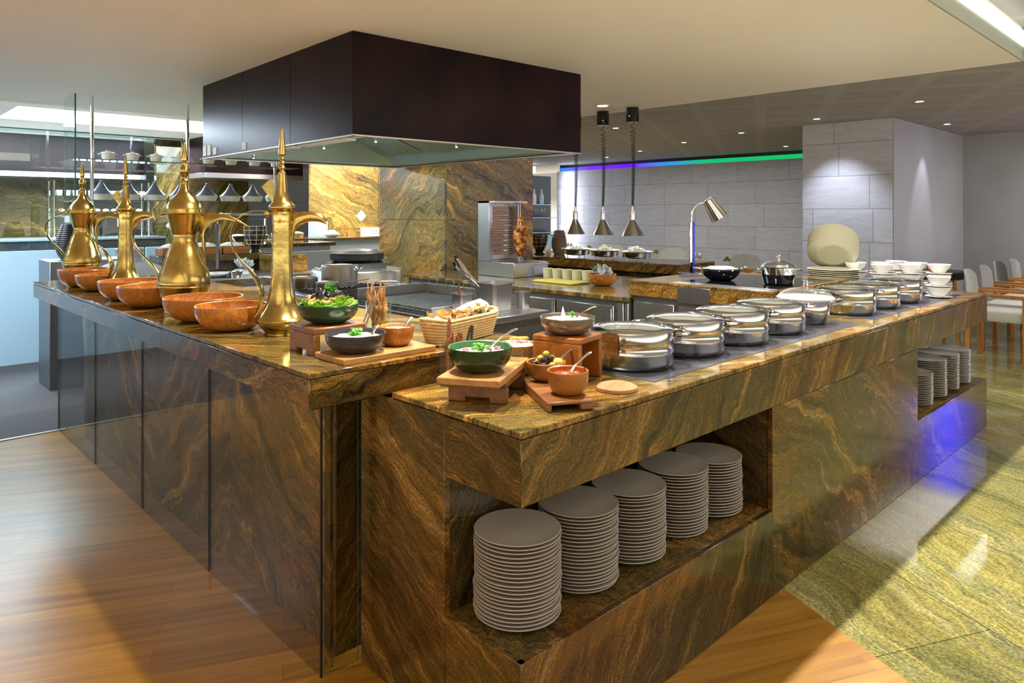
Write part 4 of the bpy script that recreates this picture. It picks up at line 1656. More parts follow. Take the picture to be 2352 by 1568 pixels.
# cherry cube with silver bowl
aC = R(11)
oC = (1.722, 1.485, zr)
b = B()
bridge_h = .145
box(b, 0, .15, 0, .18, bridge_h - .02, bridge_h, 0, .004)
box(b, 0, .018, 0, .18, 0, bridge_h - .019, 0, .003)
box(b, .132, .15, 0, .18, 0, bridge_h - .019, 0, .003)
solo('serving_riser', b, 'cherry', 'tall reddish cherry wood riser lifting the silver bowl', 'riser', oC, aC)
c, s2 = math.cos(aC), math.sin(aC)
cx, cy = oC[0] + .075 * c - .09 * s2, oC[1] + .075 * s2 + .09 * c
salad_bowl((cx, cy, zr + .1455), .092, .055, 'silverbowl', 'silverbowl', 'silver grey bowl of golden dip on the cherry wood riser', .45)
dip(cx, cy, zr + .1455 + .045, .078, 'cream_food', 'golden creamed dip filling the silver grey bowl', garnish=False)
b = B()
tube(b, [(0, 0, 0), (0, 0, .02), (-.002, 0, .045)], [.012, .008, .0008], 10, flat=(.4, 1))
solo('garnish_sail', b, 'white_food', 'pointed white radish sail stuck in the golden dip', 'garnish', (cx - .01, cy + .01, zr + .19))
b = B()
for k in range(14):
    blob(b, (rnd.gauss(0, .005), rnd.gauss(0, .005), rnd.uniform(0, .02)), (.004, .004, .003), 0, (0, 0, 0), 1, .3)
solo('herb_sprig', b, 'parsley', 'small herb sprig on the golden dip', 'herb', (cx + .012, cy - .006, zr + .196))
spoon((cx + .035, cy - .01, zr + .197), R(-10), R(24), .085, 'brass', 'gold coloured spoon resting in the silver grey bowl', .014)

# small curved board with the olive and salsa bowls
aD = R(-30)
oD = (1.419, 1.339, zr)
b = B()
box(b, 0, .133, 0, .265, .018, .028, 0, .003)
box(b, 0, .012, 0, .265, 0, .02, 0, .002)
box(b, .095, .133, 0, .265, 0, .02, 0, .004)
solo('serving_board', b, 'walnut', 'small walnut tray board under the olive and salsa bowls', 'board', oD, aD)
zb = zr + .0285
b = B()
lathe(b, bowl_prof(.060, .066, .006, .55), 48)
solo('wooden_bowl', b, 'teak', 'round teak bowl of red salsa in front of the olive bowl', 'bowl', (1.535, 1.369, zb))
dip(1.535, 1.369, zb + .052, .052, 'redsalsa', 'chunky red pepper salsa filling the teak bowl', 'salsa', 'salsa', False, .004)
spoon((1.53, 1.355, zb + .062), R(2), R(30), .10, 'chrome', 'steel spoon with dark handle in the red salsa bowl', .014)
b = B()
lathe(b, bowl_prof(.062, .056, .006, .5), 48)
solo('wooden_bowl', b, 'teak', 'teak bowl of mixed olives behind the red salsa bowl', 'bowl', (1.612, 1.528, zb))
k = 0
for (dx, dy, dz) in [(-.03, -.02, 0), (-.01, -.035, 0), (.015, -.03, 0), (.035, -.01, 0), (.03, .02, 0), (0, .035, 0), (-.03, .02, 0), (0, 0, .012), (-.018, -.008, .014), (.02, -.005, .014), (.008, .018, .014), (-.01, .015, .015), (.003, -.018, .017), (0, 0, .029)]:
    b = B()
    blob(b, (0, 0, 0), (.0115, .0105, .0105), sub=2)
    dark = k % 2 == 0
    solo('olive', b, 'ol_blk' if dark else 'ol_grn', ('glossy black olive' if dark else 'green olive') + ' in the heap in the teak bowl', 'olive', (1.612 + dx, 1.528 + dy, zb + .05 + dz),
         group='black olives in the teak bowl' if dark else 'green olives in the teak bowl')
    k += 1
b = B()
blob(b, (0, 0, 0), (.018, .015, .013), sub=3)
solo('lemon_wedge', b, 'lemon', 'yellow lemon wedge at the edge of the olive bowl', 'lemon', (1.628, 1.492, zb + .057))
spoon((1.655, 1.508, zb + .058), R(8), R(20), .10, 'silverbowl', 'steel spoon lying in the olive bowl', .012)

# log slice
b = B()
pl = [(.068 * (1 + .06 * math.sin(3 * a + 1) + .05 * math.sin(2 * a)) * math.cos(a), .062 * (1 + .05 * math.sin(3 * a)) * math.sin(a)) for a in [2 * PI * k / 36 for k in range(36)]]
prism(b, pl, 0, .012, 0, .0015)
t2 = bmesh.new()
for q_ in (.012, .024, .038, .052):
    lathe(b, [(q_, .0119), (q_ + .0012, .0122), (q_ + .0024, .0119)], 32, (.004, 0, 0), 1, sx=1.15)
solo('log_slice_board', b, ['disc', 'cherry'], 'pale round log slice board lying in front of the steel pots', 'board', (1.765, 1.372, zr), R(20))

# ================================================================== STEEL POTS
def hob_pot(loc, r=.150, food=None, lab='', h=.118):
    t_ = thing('serving_pot', lab, 'pot', loc, R(-2))
    b_ = B()
    lathe(b_, [(0, .002), (r * .86, .002), (r * .9, .0), (r * .96, .008), (r, .022), (r, .052), (r * 1.008, .054), (r * 1.008, .058), (r, .060), (r, h - .024), (r * 1.01, h - .022), (r * 1.012, h - .018), (r * .985, h - .017),
               (r * .96, h - .02), (r * .95, .012), (0, .011)], 72)
    obj('pan', b_, 'pot', t_)
    b_ = B()
    lathe(b_, [(r * 1.0, h - .017), (r * 1.004, h + .008), (r * .995, h + .013), (r * .9, h + .018), (r * .80, h + .0195), (r * .79, h + .017), (r * .97, h + .006), (r * .97, h - .016)], 72)
    l_ = obj('lid', b_, 'pot', t_)
    b_ = B()
    lathe(b_, smooth_prof([(r * .80, h + .0175), (r * .5, h + .026), (0, h + .030)], 4) + [(0, h + .027), (r * .5, h + .023), (r * .8, h + .0155)], 64)
    obj('lid_window', b_, 'lidglass', l_)
    for s_, nm in ((1, 0), (-1, 1)):
        b_ = B()
        a0 = R(-38) if s_ > 0 else R(142)
        w = .052
        pts = []
        for (u, v_) in [(-w, r * .985), (-w * .95, r + .03), (-w * .6, r + .05), (0, r + .053), (w * .6, r + .05), (w * .95, r + .03), (w, r * .985)]:
            pts.append((v_ * math.cos(a0) - u * math.sin(a0), v_ * math.sin(a0) + u * math.cos(a0), h - .004))
        tube(b_, smooth_pts(pts, 3), .006, 8)
        obj('handle', b_, 'chrome', l_)
    b_ = B()
    lathe(b_, smooth_prof([(0, h * .5), (r * .6, h * .5), (r * .93, h * .45), (r * .93, h * .74), (r * .5, h * .86), (0, h * .82)], 2), 32)
    obj('food', b_, food or 'rice', t_)
    return t_


ph = zr + .0015
pots = [((2.089, 1.558), 'first steel pot of the row, beside the cherry wood riser'), ((2.435, 1.556), 'second steel pot of the row from the near end'),
        ((2.784, 1.549), 'third steel pot of the row from the near end'), ((3.150, 1.555), 'fourth steel pot, just before the domed glass lid dish')]
p1 = hob_pot((pots[0][0][0], pots[0][0][1], ph), lab='shallow polished steel glass-lidded pot, ' + pots[0][1])
for (x, y), lab in pots[1:]:
    dup(p1, (x, y, ph), R(rnd.uniform(-4, 4)), 'shallow polished steel glass-lidded pot, ' + lab)
for (x, y), lab in (((4.015, 1.553), 'steel lidded pot just beyond the domed dish'), ((4.39, 1.553), 'second steel lidded pot beyond the domed dish'), ((4.76, 1.548), 'farthest steel lidded pot, next to the white bowls')):
    dup(p1, (x, y, ph), R(rnd.uniform(-4, 4)), lab)

# domed lid dish
t = thing('casserole_dish', 'steel casserole with white insert and domed glass lid amid the steel pots', 'casserole', (3.515, 1.555, ph))
b = B()
r = .112
lathe(b, smooth_prof([(0, .001), (r * .75, .001), (r * .86, .008), (r, .05), (r * 1.02, .085), (r * .98, .112)], 3) + [(r * .94, .112), (r * .95, .08), (r * .8, .012), (0, .01)], 56)
obj('pan', b, 'pot', t)
b = B()
lathe(b, [(r * .9, .07), (r * .97, .113), (r * 1.16, .116), (r * 1.22, .124), (r * 1.16, .128), (r * .95, .122), (r * .85, .08), (0, .078), (0, .07)], 56)
obj('white_insert', b, 'plate_w', t)
b = B()
lathe(b, smooth_prof([(r * 1.18, .128), (r * 1.0, .148), (r * .6, .166), (0, .174)], 4) + [(0, .171), (r * .6, .163), (r * 1.0, .145), (r * 1.16, .127)], 56)
l_ = obj('lid', b, 'lidglass', t)
b = B()
tube(b, smooth_pts([(-.014, -.014, .172), (-.014, -.014, .205), (0, 0, .212), (.014, .014, .205), (.014, .014, .172)], 4), .004, 8)
obj('lid_handle', b, 'chrome', l_)
b = B()
tube(b, smooth_pts([(.085, -.085, .095), (.12, -.075, .098), (.155, -.11, .110), (.12, -.135, .098), (.085, -.095, .085)], 4), .0045, 8)
obj('handle', b, 'chrome', t)
b = B()
tube(b, smooth_pts([(-.085, .085, .095), (-.12, .075, .098), (-.155, .11, .110), (-.12, .135, .098), (-.085, .095, .085)], 4), .0045, 8)
obj('handle', b, 'chrome', t)
solo_b = B()
lathe(solo_b, [(0, .0), (.085, 0), (.092, .012), (.05, .018), (0, .016)], 28)
solo('salad_food', solo_b, 'lettuce_l', 'pale food seen through the domed glass lid', 'food', (3.515, 1.555, ph + .09))

# ================================================================== WHITE BOWLS AT THE FAR END
def wbowl(bm_r=.071, h=.055):
    b_ = B()
    lathe(b_, [(0, .002), (bm_r * .4, .002), (bm_r * .42, 0), (bm_r * .48, 0), (bm_r * .52, .006), (bm_r * .85, h * .6), (bm_r, h), (bm_r * .97, h + .001), (bm_r * .8, h * .6), (bm_r * .45, .010), (0, .008)], 40)
    return b_


def saucer(r_=.078):
    b_ = B()
    lathe(b_, [(0, .001), (r_ * .55, 0), (r_ * .6, .0), (r_, .009), (r_ * .98, .0105), (r_ * .6, .005), (0, .004)], 40)
    return b_


wb0 = solo('soup_bowl', wbowl(), 'plate_w', 'white soup bowl', 'bowl')
sc0 = solo('saucer', saucer(), 'plate_w', 'white saucer', 'saucer')
wst = [(5.16, 1.415, 2, 'nearest pile to the steel pots'), (5.33, 1.46, 3, 'front pile nearest the counter end'), (5.40, 1.62, 3, 'rear pile at the counter end'), (5.20, 1.60, 3, 'middle pile with the wide top bowl'),
       (5.05, 1.72, 3, 'pile in front of the grey pier'), (5.50, 1.78, 3, 'outermost rear pile'), (5.28, 1.80, 3, 'hidden rear pile'), (5.16, 1.93, 3, 'leftmost pile beside the plate stack')]
fb = fs = True
for x, y, n, where in wst:
    z = .9025 if (x > 5.42 or y > 1.76) else .904
    for i in range(n):
        for kind_, src in (('saucer', sc0), ('bowl', wb0)):
            if kind_ == 'saucer' and fs:
                q, fs = src, False
            elif kind_ == 'bowl' and fb:
                q, fb = src, False
            else:
                q = src.copy()
                COL.objects.link(q)
            q.location = (x, y, z)
            tier = ['bottom', 'second' if n > 2 else 'top', 'top'][i]
            q['label'] = 'white %s, %s tier, %s' % ('soup bowl' if kind_ == 'bowl' else 'saucer', tier, where)
            q['group'] = 'white soup bowls on the counter' if kind_ == 'bowl' else 'white saucers under the soup bowls'
            z += .0115 if kind_ == 'saucer' else .0555

# ================================================================== LARGE PALE PLATES, FLAT PILE AND TIPPED PILE
b = B()
r = .165
lathe(b, [(0, .004), (r * .5, .003), (r * .55, 0), (r * .62, 0), (r * .7, .006), (r * .96, .017), (r, .020), (r * .985, .0225), (r * .7, .012), (0, .008)], 56)
lp = solo('platter', b, 'olivew', 'lowest pale olive platter of the flat pile before the stone pier', 'platter', (5.0, 2.02, .9025))
for i in range(1, 12):
    q = lp.copy()
    COL.objects.link(q)
    q.location = (5.0 + rnd.uniform(-.004, .004), 2.02 + rnd.uniform(-.004, .004), .9025 + i * .0128)
    q['label'] = 'pale olive platter lying in the flat pile before the stone pier'
    q['group'] = 'flat pile of pale platters'
dv = Vector((-.93, -.37, 0)).normalized()
ztop = .9025 + 12 * .0128
for i in range(9):
    q = lp.copy()
    COL.objects.link(q)
    th = R(45)
    n_ = (dv * -math.sin(th) + Vector((0, 0, math.cos(th))))
    up_ = Vector((0, 0, 1)) * math.sin(th) + dv * math.cos(th)
    q.location = Vector((5.0, 2.02, ztop + .004)) + Vector((0, 0, .092)) - dv * .075 + n_ * (i * .0155) + Vector((rnd.uniform(-.004, .004), rnd.uniform(-.004, .004), 0))
    q.rotation_mode = 'QUATERNION'
    q.rotation_quaternion = (n_).to_track_quat('Z', 'Y')
    q['label'] = 'pale olive platter tipped on edge on top of the flat pile'
    q['group'] = 'tipped pile of pale platters'
# ================================================================== ON THE SERVING BLOCK
zs = 1.0195
t = thing('wok', 'black shallow wok of rice with chrome rim on the glass hob', 'wok', (4.10, 2.36, zs), R(-44))
b = B()
r = .128
lathe(b, smooth_prof([(0, 0), (r * .5, .001), (r * .75, .02), (r * .93, .05), (r, .072)], 3) + [(r * .97, .072), (r * .7, .03), (0, .012)], 48)
obj('pan', b, 'black_g', t)
b = B()
lathe(b, [(r * .995, .066), (r * 1.05, .074), (r * 1.03, .079), (r * .98, .076)], 48)
obj('rim', b, 'chrome', t)
for s_ in (1, -1):
    b = B()
    tube(b, smooth_pts([(s_ * r, -.03, .07), (s_ * (r + .035), -.028, .078), (s_ * (r + .045), 0, .08), (s_ * (r + .035), .028, .078), (s_ * r, .03, .07)], 3), .0045, 8)
    obj('handle', b, 'chrome', t)
dip(4.10, 2.36, zs + .068, .118, 'rice', 'white rice heaped in the black shallow wok', 'rice', 'rice', False, .012)
t = thing('saucepot', 'deep black pot with chrome band and domed glass lid on the hob', 'pot', (4.13, 1.99, zs), R(-60))
b = B()
r = .10
lathe(b, smooth_prof([(0, 0), (r * .78, .001), (r * .9, .02), (r * .98, .06)], 3), 48)
obj('pan', b, 'black_g', t)
b = B()
lathe(b, [(r * .98, .06), (r * 1.0, .10), (r * 1.04, .104), (r * .98, .106), (r * .94, .07)], 48)
obj('chrome_band', b, 'chrome', t)
b = B()
lathe(b, smooth_prof([(r * 1.04, .105), (r * .8, .125), (r * .4, .138), (0, .142)], 3) + [(0, .139), (r * .8, .122), (r, .104)], 48)
l_ = obj('lid', b, 'lidglass', t)
b = B()
lathe(b, [(0, .141), (.008, .141), (.007, .155), (.011, .162), (.011, .174), (0, .176)], 20)
obj('lid_knob', b, 'chrome', l_)
for s_ in (1, -1):
    b = B()
    tube(b, smooth_pts([(s_ * r * .98, -.03, .085), (s_ * (r + .03), -.026, .09), (s_ * (r + .038), 0, .09), (s_ * (r + .03), .026, .09), (s_ * r * .98, .03, .085)], 3), .0045, 8)
    obj('handle', b, 'chrome', t)

# reading style heat lamp
o = (4.25, 2.66, 1.0155)
t = thing('carving_lamp', 'chrome gooseneck heat lamp with square post standing beside the black wok', 'lamp', o, R(-44))
b = B()
box(b, -.085, .11, -.06, .06, 0, .022, bev=.003)
obj('base', b, 'acryl', t)
b = B()
box(b, -.018, .0, -.012, .012, .022, .37, bev=.002)
obj('post', b, 'chrome', t)
b = B()
box(b, .003, .017, -.012, .012, .022, .37, bev=.002)
obj('blue_post', b, pm('blue_acrylic', (.02, .03, .35), .08, .2), t)
b = B()
tube(b, smooth_pts([(-.002, 0, .368), (-.004, 0, .40), (.004, 0, .45), (.04, 0, .49), (.085, 0, .497), (.11, 0, .49)], 4), .0065, 10)
obj('gooseneck', b, 'chrome', t)
b = B()
mt = Euler((0, R(-32), 0)).to_matrix().to_4x4()
lathe(b, [(0, .075), (.03, .074), (.036, .07), (.058, -.075), (.056, -.076), (.033, .066), (0, .068)], 40, (.145, 0, .46), mtx=mt)
sh = obj('lamp_shade', b, 'chrome', t)
b = B()
lathe(b, [(0, -.066), (.05, -.066), (.05, -.060), (0, -.058)], 24, (.145, 0, .46), mtx=mt)
obj('glowing_bulb', b, 'bulb', sh)
lamp_obj('carving_light', 'SPOT', (4.41, 2.52, 1.38), 6, WARM, (4.45, 2.4, 1.0), .03, 110, .6)

# ================================================================== KEBAB GRILL
o = (4.13, 4.28, .9005)
t = thing('kebab_grill', 'stainless upright kebab grill with electric heating rods on the work counter', 'grill', o)
b = B()
box(b, 0, .40, 0, .46, 0, .125, bev=.004)
bs = obj('base', b, 'steel_v', t)
b = B()
box(b, .222, .402, -.006, .0, .012, .118, bev=.002)
d = obj('drawer', b, 'steel_v', bs)
b = B()
box(b, .225, .402, -.028, -.006, .1, .108, bev=.002)
obj('drawer_lip', b, 'steel', d)
b = B()
box(b, .01, .39, .01, .25, .1245, .127, bev=.001)
obj('drip_tray', b, 'steel_d', bs)
b = B()
box(b, 0, .02, .31, .46, .125, .65, bev=.003)
box(b, .36, .38, .33, .46, .125, .65, bev=.003)
box(b, .02, .36, .44, .46, .125, .65, bev=.003)
box(b, 0, .40, .24, .46, .628, .65, bev=.003)
obj('housing', b, 'steel', t)
b = B()
box(b, .07, .34, .425, .439, .17, .60, bev=.001)
obj('heating_panel', b, 'brick_el', t)
b = B()
box(b, .021, .05, .32, .43, .15, .61, bev=.003)
obj('side_shield', b, 'steel', t)
for k in range(9):
    b = B()
    z = .19 + k * .045
    tube(b, smooth_pts([(.32, .41, z), (.32, .37, z), (.11, .37, z), (.095, .37, z + .008), (.095, .37, z + .014), (.11, .37, z + .022), (.32, .37, z + .022)], 2), .0035, 6)
    obj('heating_rod', b, 'chrome', t)
b = B()
lathe(b, [(0, 0), (.025, 0), (.026, .02), (.018, .03), (.018, .04), (0, .04)], 20, (.20, .13, .126))
obj('spit_socket', b, 'steel', t)
b = B()
tube(b, [(.20, .13, .16), (.20, .13, .655)], .0035, 8)
box(b, .11, .21, .12, .24, .628, .636, bev=.001)
obj('spit', b, 'chrome', t)
b = B()
lathe(b, smooth_prof([(0, 0), (.032, 0), (.041, .02), (.047, .07), (.056, .13), (.064, .18), (.068, .22), (.060, .25), (.035, .265), (0, .268)], 4), 44)
for v in b.verts:
    a = math.atan2(v.co.y, v.co.x)
    k = 1 + .05 * math.sin(a * 5 + v.co.z * 90) + .04 * math.sin(a * 9 - v.co.z * 140) + rnd.uniform(-.02, .02)
    v.co.x *= k
    v.co.y *= k
solo('kebab_meat', b, 'kebab', 'tapering cone of browned kebab meat on the upright spit', 'kebab', (o[0] + .20, o[1] + .13, o[2] + .175))
b = B()
lathe(b, smooth_prof([(0, 0), (.016, .004), (.024, .018), (.020, .03)], 3) + [(.012, .02), (0, .02)], 20)
for k in range(9):
    a = k * .698
    leaf(b, (.026 * math.cos(a), .026 * math.sin(a), .036), (.012, .018, .008), k % 2, (rnd.uniform(.9, 1.3), 0, a - PI / 2), .3, 4)
solo('carved_tomato', b, ['tomato', 'lemon'], 'orange carved tomato rose topping the kebab spit', 'garnish', (o[0] + .20, o[1] + .13, o[2] + .462))

# yellow board, bowl, tubs
b = B()
box(b, 4.05, 4.27, 3.57, 3.99, .9005, .915, bev=.004)
solo('cutting_board', b, 'yellow', 'yellow plastic cutting board on the work counter', 'board')
b = B()
lathe(b, bowl_prof(.105, .088, .007, .5), 48)
solo('wooden_bowl', b, 'olive', 'wooden bowl of pale green leaves beside the yellow board', 'bowl', (4.20, 3.40, .9005))
bpy.data.objects[-1]
b = B()
for k in range(16):
    a = rnd.uniform(0, 6.28)
    q = rnd.uniform(0, .07)
    leaf(b, (q * math.cos(a), q * math.sin(a), .01 + rnd.uniform(0, .035)), (.04, .032, .02), int(k % 3 == 0), (rnd.uniform(-.8, .8), rnd.uniform(-.8, .8), rnd.uniform(0, 6)), .5)
lathe(b, [(0, -.04), (.05, -.03), (.09, 0), (0, .012)], 20)
solo('leaf_salad', b, ['napkin_w', 'napkin'], 'pale green leaves heaped in the wooden bowl by the yellow board', 'leaves', (4.20, 3.40, .9005 + .078))
for k, (x, y) in enumerate(((4.40, 4.15), (4.41, 4.05), (4.42, 3.95), (4.43, 3.85), (4.44, 3.75), (4.45, 3.63))):
    t_ = thing('condiment_tub', ['pale yellow tub nearest the kebab grill', 'second pale yellow tub from the kebab grill', 'third pale yellow tub behind the yellow board', 'fourth pale yellow tub behind the yellow board', 'fifth pale yellow tub behind the yellow board', 'pale tub partly behind the wooden bowl'][k] + ', in the tub row', 'tub', (x, y, .9005), group=None)
    b = B()
    lathe(b, [(0, 0), (.038, 0), (.044, .07), (.046, .072), (.046, .078), (.041, .078), (.036, .006), (0, .005)], 28)
    obj('tub_wall', b, 'cupyel', t_)
    b = B()
    lathe(b, [(0, .06), (.04, .062), (.02, .07), (0, .071)], 20)
    obj('contents', b, 'white_food', t_)
b = B()
for k in range(3):
    box(b, 4.50, 4.62, 4.16, 4.27, .9005 + .012 * k, .9115 + .012 * k, bev=.003)
solo('plate_pile', b, 'plate_w', 'small flat pile of square white plates by the kebab grill base', 'plates')

# ================================================================== HEAT LAMPS
def heat_lamp(y, first_=None):
    o_ = (5.84, y, 2.5)
    t_ = thing('heat_lamp', '', 'lamp', o_)
    b_ = B()
    lathe(b_, [(0, 0), (.062, 0), (.064, -.004), (.064, -.14), (.058, -.146), (0, -.146)], 36)
    obj('ceiling_canister', b_, 'black_g', t_)
    b_ = B()
    pts = []
    n = 46 * 10
    for i in range(n + 1):
        f = i / n
        turns = 46 * (f ** 1.6)
        a = turns * 2 * PI
        rr = .024 - .011 * f
        pts.append((rr * math.cos(a) + .014 * math.sin(f * PI), rr * math.sin(a), -.146 - f * .85))
    tube(b_, pts, .0032, 5)
    obj('coiled_cable', b_, 'black', t_)
    b_ = B()
    lathe(b_, [(0, -.985), (.012, -.985), (.014, -1.03), (.024, -1.035), (.024, -1.05), (.028, -1.055), (.028, -1.125), (.025, -1.128), (0, -1.128)], 28)
    obj('lamp_holder', b_, 'chrome', t_)
    b_ = B()
    lathe(b_, [(.026, -1.125), (.032, -1.135), (.112, -1.278), (.114, -1.285), (.109, -1.28), (.03, -1.14), (.02, -1.13)], 48)
    s_ = obj('lamp_shade', b_, 'shade_steel', t_)
    b_ = B()
    blob(b_, (0, 0, -1.235), (.035, .035, .04), sub=2)
    obj('bulb', b_, 'bulb', s_)
    return t_


for y, lab in ((4.34, 'right hand hanging heat lamp, over the dish nearest the counter end'), (4.72, 'middle hanging heat lamp with coiled black cable'), (5.10, 'left hand hanging heat lamp, its canister hidden behind the dark hood')):
    h_ = heat_lamp(y)
    h_['label'] = lab
    lamp_obj('heat_lamp_light', 'SPOT', (5.84, y, 1.25), 45, WARM, (5.84, y, 0), .03, 120, .5)


def stand_dish(loc, lab):
    t_ = thing('serving_pan', lab, 'dish', loc)
    b_ = B()
    lathe(b_, [(0, .02), (.11, .02), (.138, .03), (.142, .075), (.146, .078), (.142, .08), (.13, .035), (0, .026)], 40)
    obj('steel_pan', b_, 'pot', t_)
    b_ = B()
    lathe(b_, [(.12, .070), (.172, .086), (.175, .089), (.170, .090), (.12, .076)], 40)
    obj('white_rim', b_, 'plate_w', t_)
    for k in range(3):
        b_ = B()
        a = k * 2.094 + .5
        tube(b_, [(.105 * math.cos(a), .105 * math.sin(a), 0), (.105 * math.cos(a), .105 * math.sin(a), .03)], .005, 8)
        obj('foot', b_, 'chrome', t_)
    return t_


for k, (y, nm) in enumerate(((4.26, 'right'), (4.66, 'middle'), (5.04, 'left'))):
    stand_dish((5.80, y, .9755), 'round steel pan with wide white rim under the %s heat lamp' % nm)
    b = B()
    for i in range(34 if k < 2 else 10):
        a, q = rnd.uniform(0, 6.28), rnd.uniform(0, 1) ** .5 * .095
        blob(b, (q * math.cos(a), q * math.sin(a), .015 + rnd.uniform(0, 1) * (.09 if k == 0 else .06) * (1 - q / .1)), (.024, .021, .016), 0, (rnd.uniform(0, 1), 0, rnd.uniform(0, 3)), 1, .2)
    lathe(b, [(0, -.03), (.11, -.02), (.125, .008), (0, .02)], 20)
    solo('fried_food', b, 'white_food', ['tall pale heap of food in the right lamp lit pan', 'low pale heap of food in the middle lamp lit pan', 'shallow food layer in the left lamp lit pan'][k], 'food', (5.80, y, .9755 + .065))

t = thing('storm_vessel', 'dark glossy vessel wrapped with woven cord on the heat lamp counter', 'vase', (5.86, 5.66, .9755))
b = B()
lathe(b, smooth_prof([(0, 0), (.075, 0), (.07, .015), (.045, .025), (.06, .05), (.085, .11), (.096, .18), (.098, .225)], 3) + [(.09, .225), (.085, .15), (0, .1)], 40)
obj('vessel', b, 'darkvase', t)
b = B()
for z, r_ in ((.215, .1), (.18, .099), (.14, .094), (.09, .081)):
    pts = [(r_ * math.cos(2 * PI * k / 24), r_ * math.sin(2 * PI * k / 24), z + .004 * math.sin(k * 1.7)) for k in range(25)]
    tube(b, pts, .0022, 5, cap=False)
for k in range(9):
    a = k * .698
    tube(b, [(.1 * math.cos(a), .1 * math.sin(a), .22), (.098 * math.cos(a + .05), .098 * math.sin(a + .05), .15), (.07 * math.cos(a), .07 * math.sin(a), .065)], .002, 5)
obj('cord_wrap', b, 'wicker', t)
b = B()
pr = []
for k in range(60):
    z = .27 * k / 59
    r_ = .055 + .03 * math.sin(PI * (z / .27) ** .8)
    pr.append((r_ + (.003 if k % 3 == 0 else 0), z))
lathe(b, [(0, 0)] + pr + [(.03, .27), (0, .2)], 40)
solo('ribbed_vase', b, 'rope', 'tall brown ribbed vase beside the dark cord wrapped vessel', 'vase', (6.02, 5.50, .9755))

# ================================================================== PANS AND POTS ON THE RANGE
def gn_pan(loc, w, d, h, lab, m='steel'):
    t_ = thing('steel_container', lab, 'container', loc, R(3))
    b_ = B()
    th = .002
    tt_ = bmesh.new()
    def ring(f, z, e=0):
        return [tt_.verts.new((x * (w / 2 * f + e), y * (d / 2 * f + e), z)) for x, y in ((1, .8), (.8, 1), (-.8, 1), (-1, .8), (-1, -.8), (-.8, -1), (.8, -1), (1, -.8))]
    rs = [ring(.84, 0), ring(.86, .002), ring(.96, h - .006), ring(1.0, h - .002, .004), ring(1.0, h, .004), ring(.95, h), ring(.84, .006)]
    for a, c_ in zip(rs[:-1], rs[1:]):
        for k in range(8):
            tt_.faces.new((a[k], a[(k + 1) % 8], c_[(k + 1) % 8], c_[k]))
    tt_.faces.new(rs[0][::-1])
    tt_.faces.new(rs[-1])
    merge(b_, tt_)
    obj('pan_body', b_, m, t_, 30)
    return t_


gn_pan((2.47, 2.965, .9005), .09, .09, .115, 'small deep steel container holding a wooden handled brush by the griddle')
b = B()
tube(b, [(0, 0, 0), (-.012, .004, .13), (-.016, .006, .16)], [.009, .009, .005], 8, flat=(.6, 1.1))
solo('basting_brush', b, 'walnut', 'wooden handled basting brush in the small steel container', 'brush', (2.465, 2.965, .91))
gn_pan((2.72, 2.985, .9005), .165, .18, .155, 'large deep steel container full of tongs at the range corner')
gn_pan((2.865, 2.90, .9005), .06, .07, .10, 'narrow steel container tucked beside the large one')
for k in range(5):
    b = B()
    L = .33
    tube(b, [(0, -.004, 0), (L * .5, -.018, .0), (L, -.004, 0)], .006, 6, flat=(.4, 1.7))
    tube(b, [(0, .004, 0), (L * .5, .018, .0), (L, .004, 0)], .006, 6, flat=(.4, 1.7))
    blob(b, (L + .004, 0, 0), (.014, .012, .010), 1)
    o_ = solo('tongs', b, ['chrome', 'black'], 'long steel tongs with black ends leaning left in the large steel container', 'tongs', (2.755 - .012 * k, 2.955 + .014 * k, .925), group='tongs in the large steel container')
    o_.rotation_euler = (rnd.uniform(-.5, .5), R(-38 - k * 4), R(136 + rnd.uniform(-14, 14)))


def saucepan(loc, r, h, lab, rz, long=True, mt='steel_v', hm='steel', name='saucepan'):
    t_ = thing(name, lab, 'pan' if long else 'pot', loc, rz)
    b_ = B()
    lathe(b_, [(0, 0), (r * .94, 0), (r, .008), (r, h - .002), (r * 1.03, h), (r * 1.02, h + .003), (r * .97, h), (r * .96, .01), (0, .008)], 44)
    obj('pan_body', b_, mt, t_)
    if long:
        b_ = B()
        tube(b_, [(r * .98, 0, h - .018), (r + .05, 0, h - .005), (r + .20, 0, h + .018)], [.006, .0065, .008], 8, flat=(.5, 1.2))
        obj('handle', b_, hm, t_)
    else:
        for s_ in (1, -1):
            b_ = B()
            tube(b_, smooth_pts([(s_ * r, -.035, h - .03), (s_ * (r + .025), -.03, h - .02), (s_ * (r + .04), 0, h - .012), (s_ * (r + .025), .03, h - .02), (s_ * r, .035, h - .03)], 3), .005, 8)
            obj('handle', b_, 'chrome', t_)
    return t_


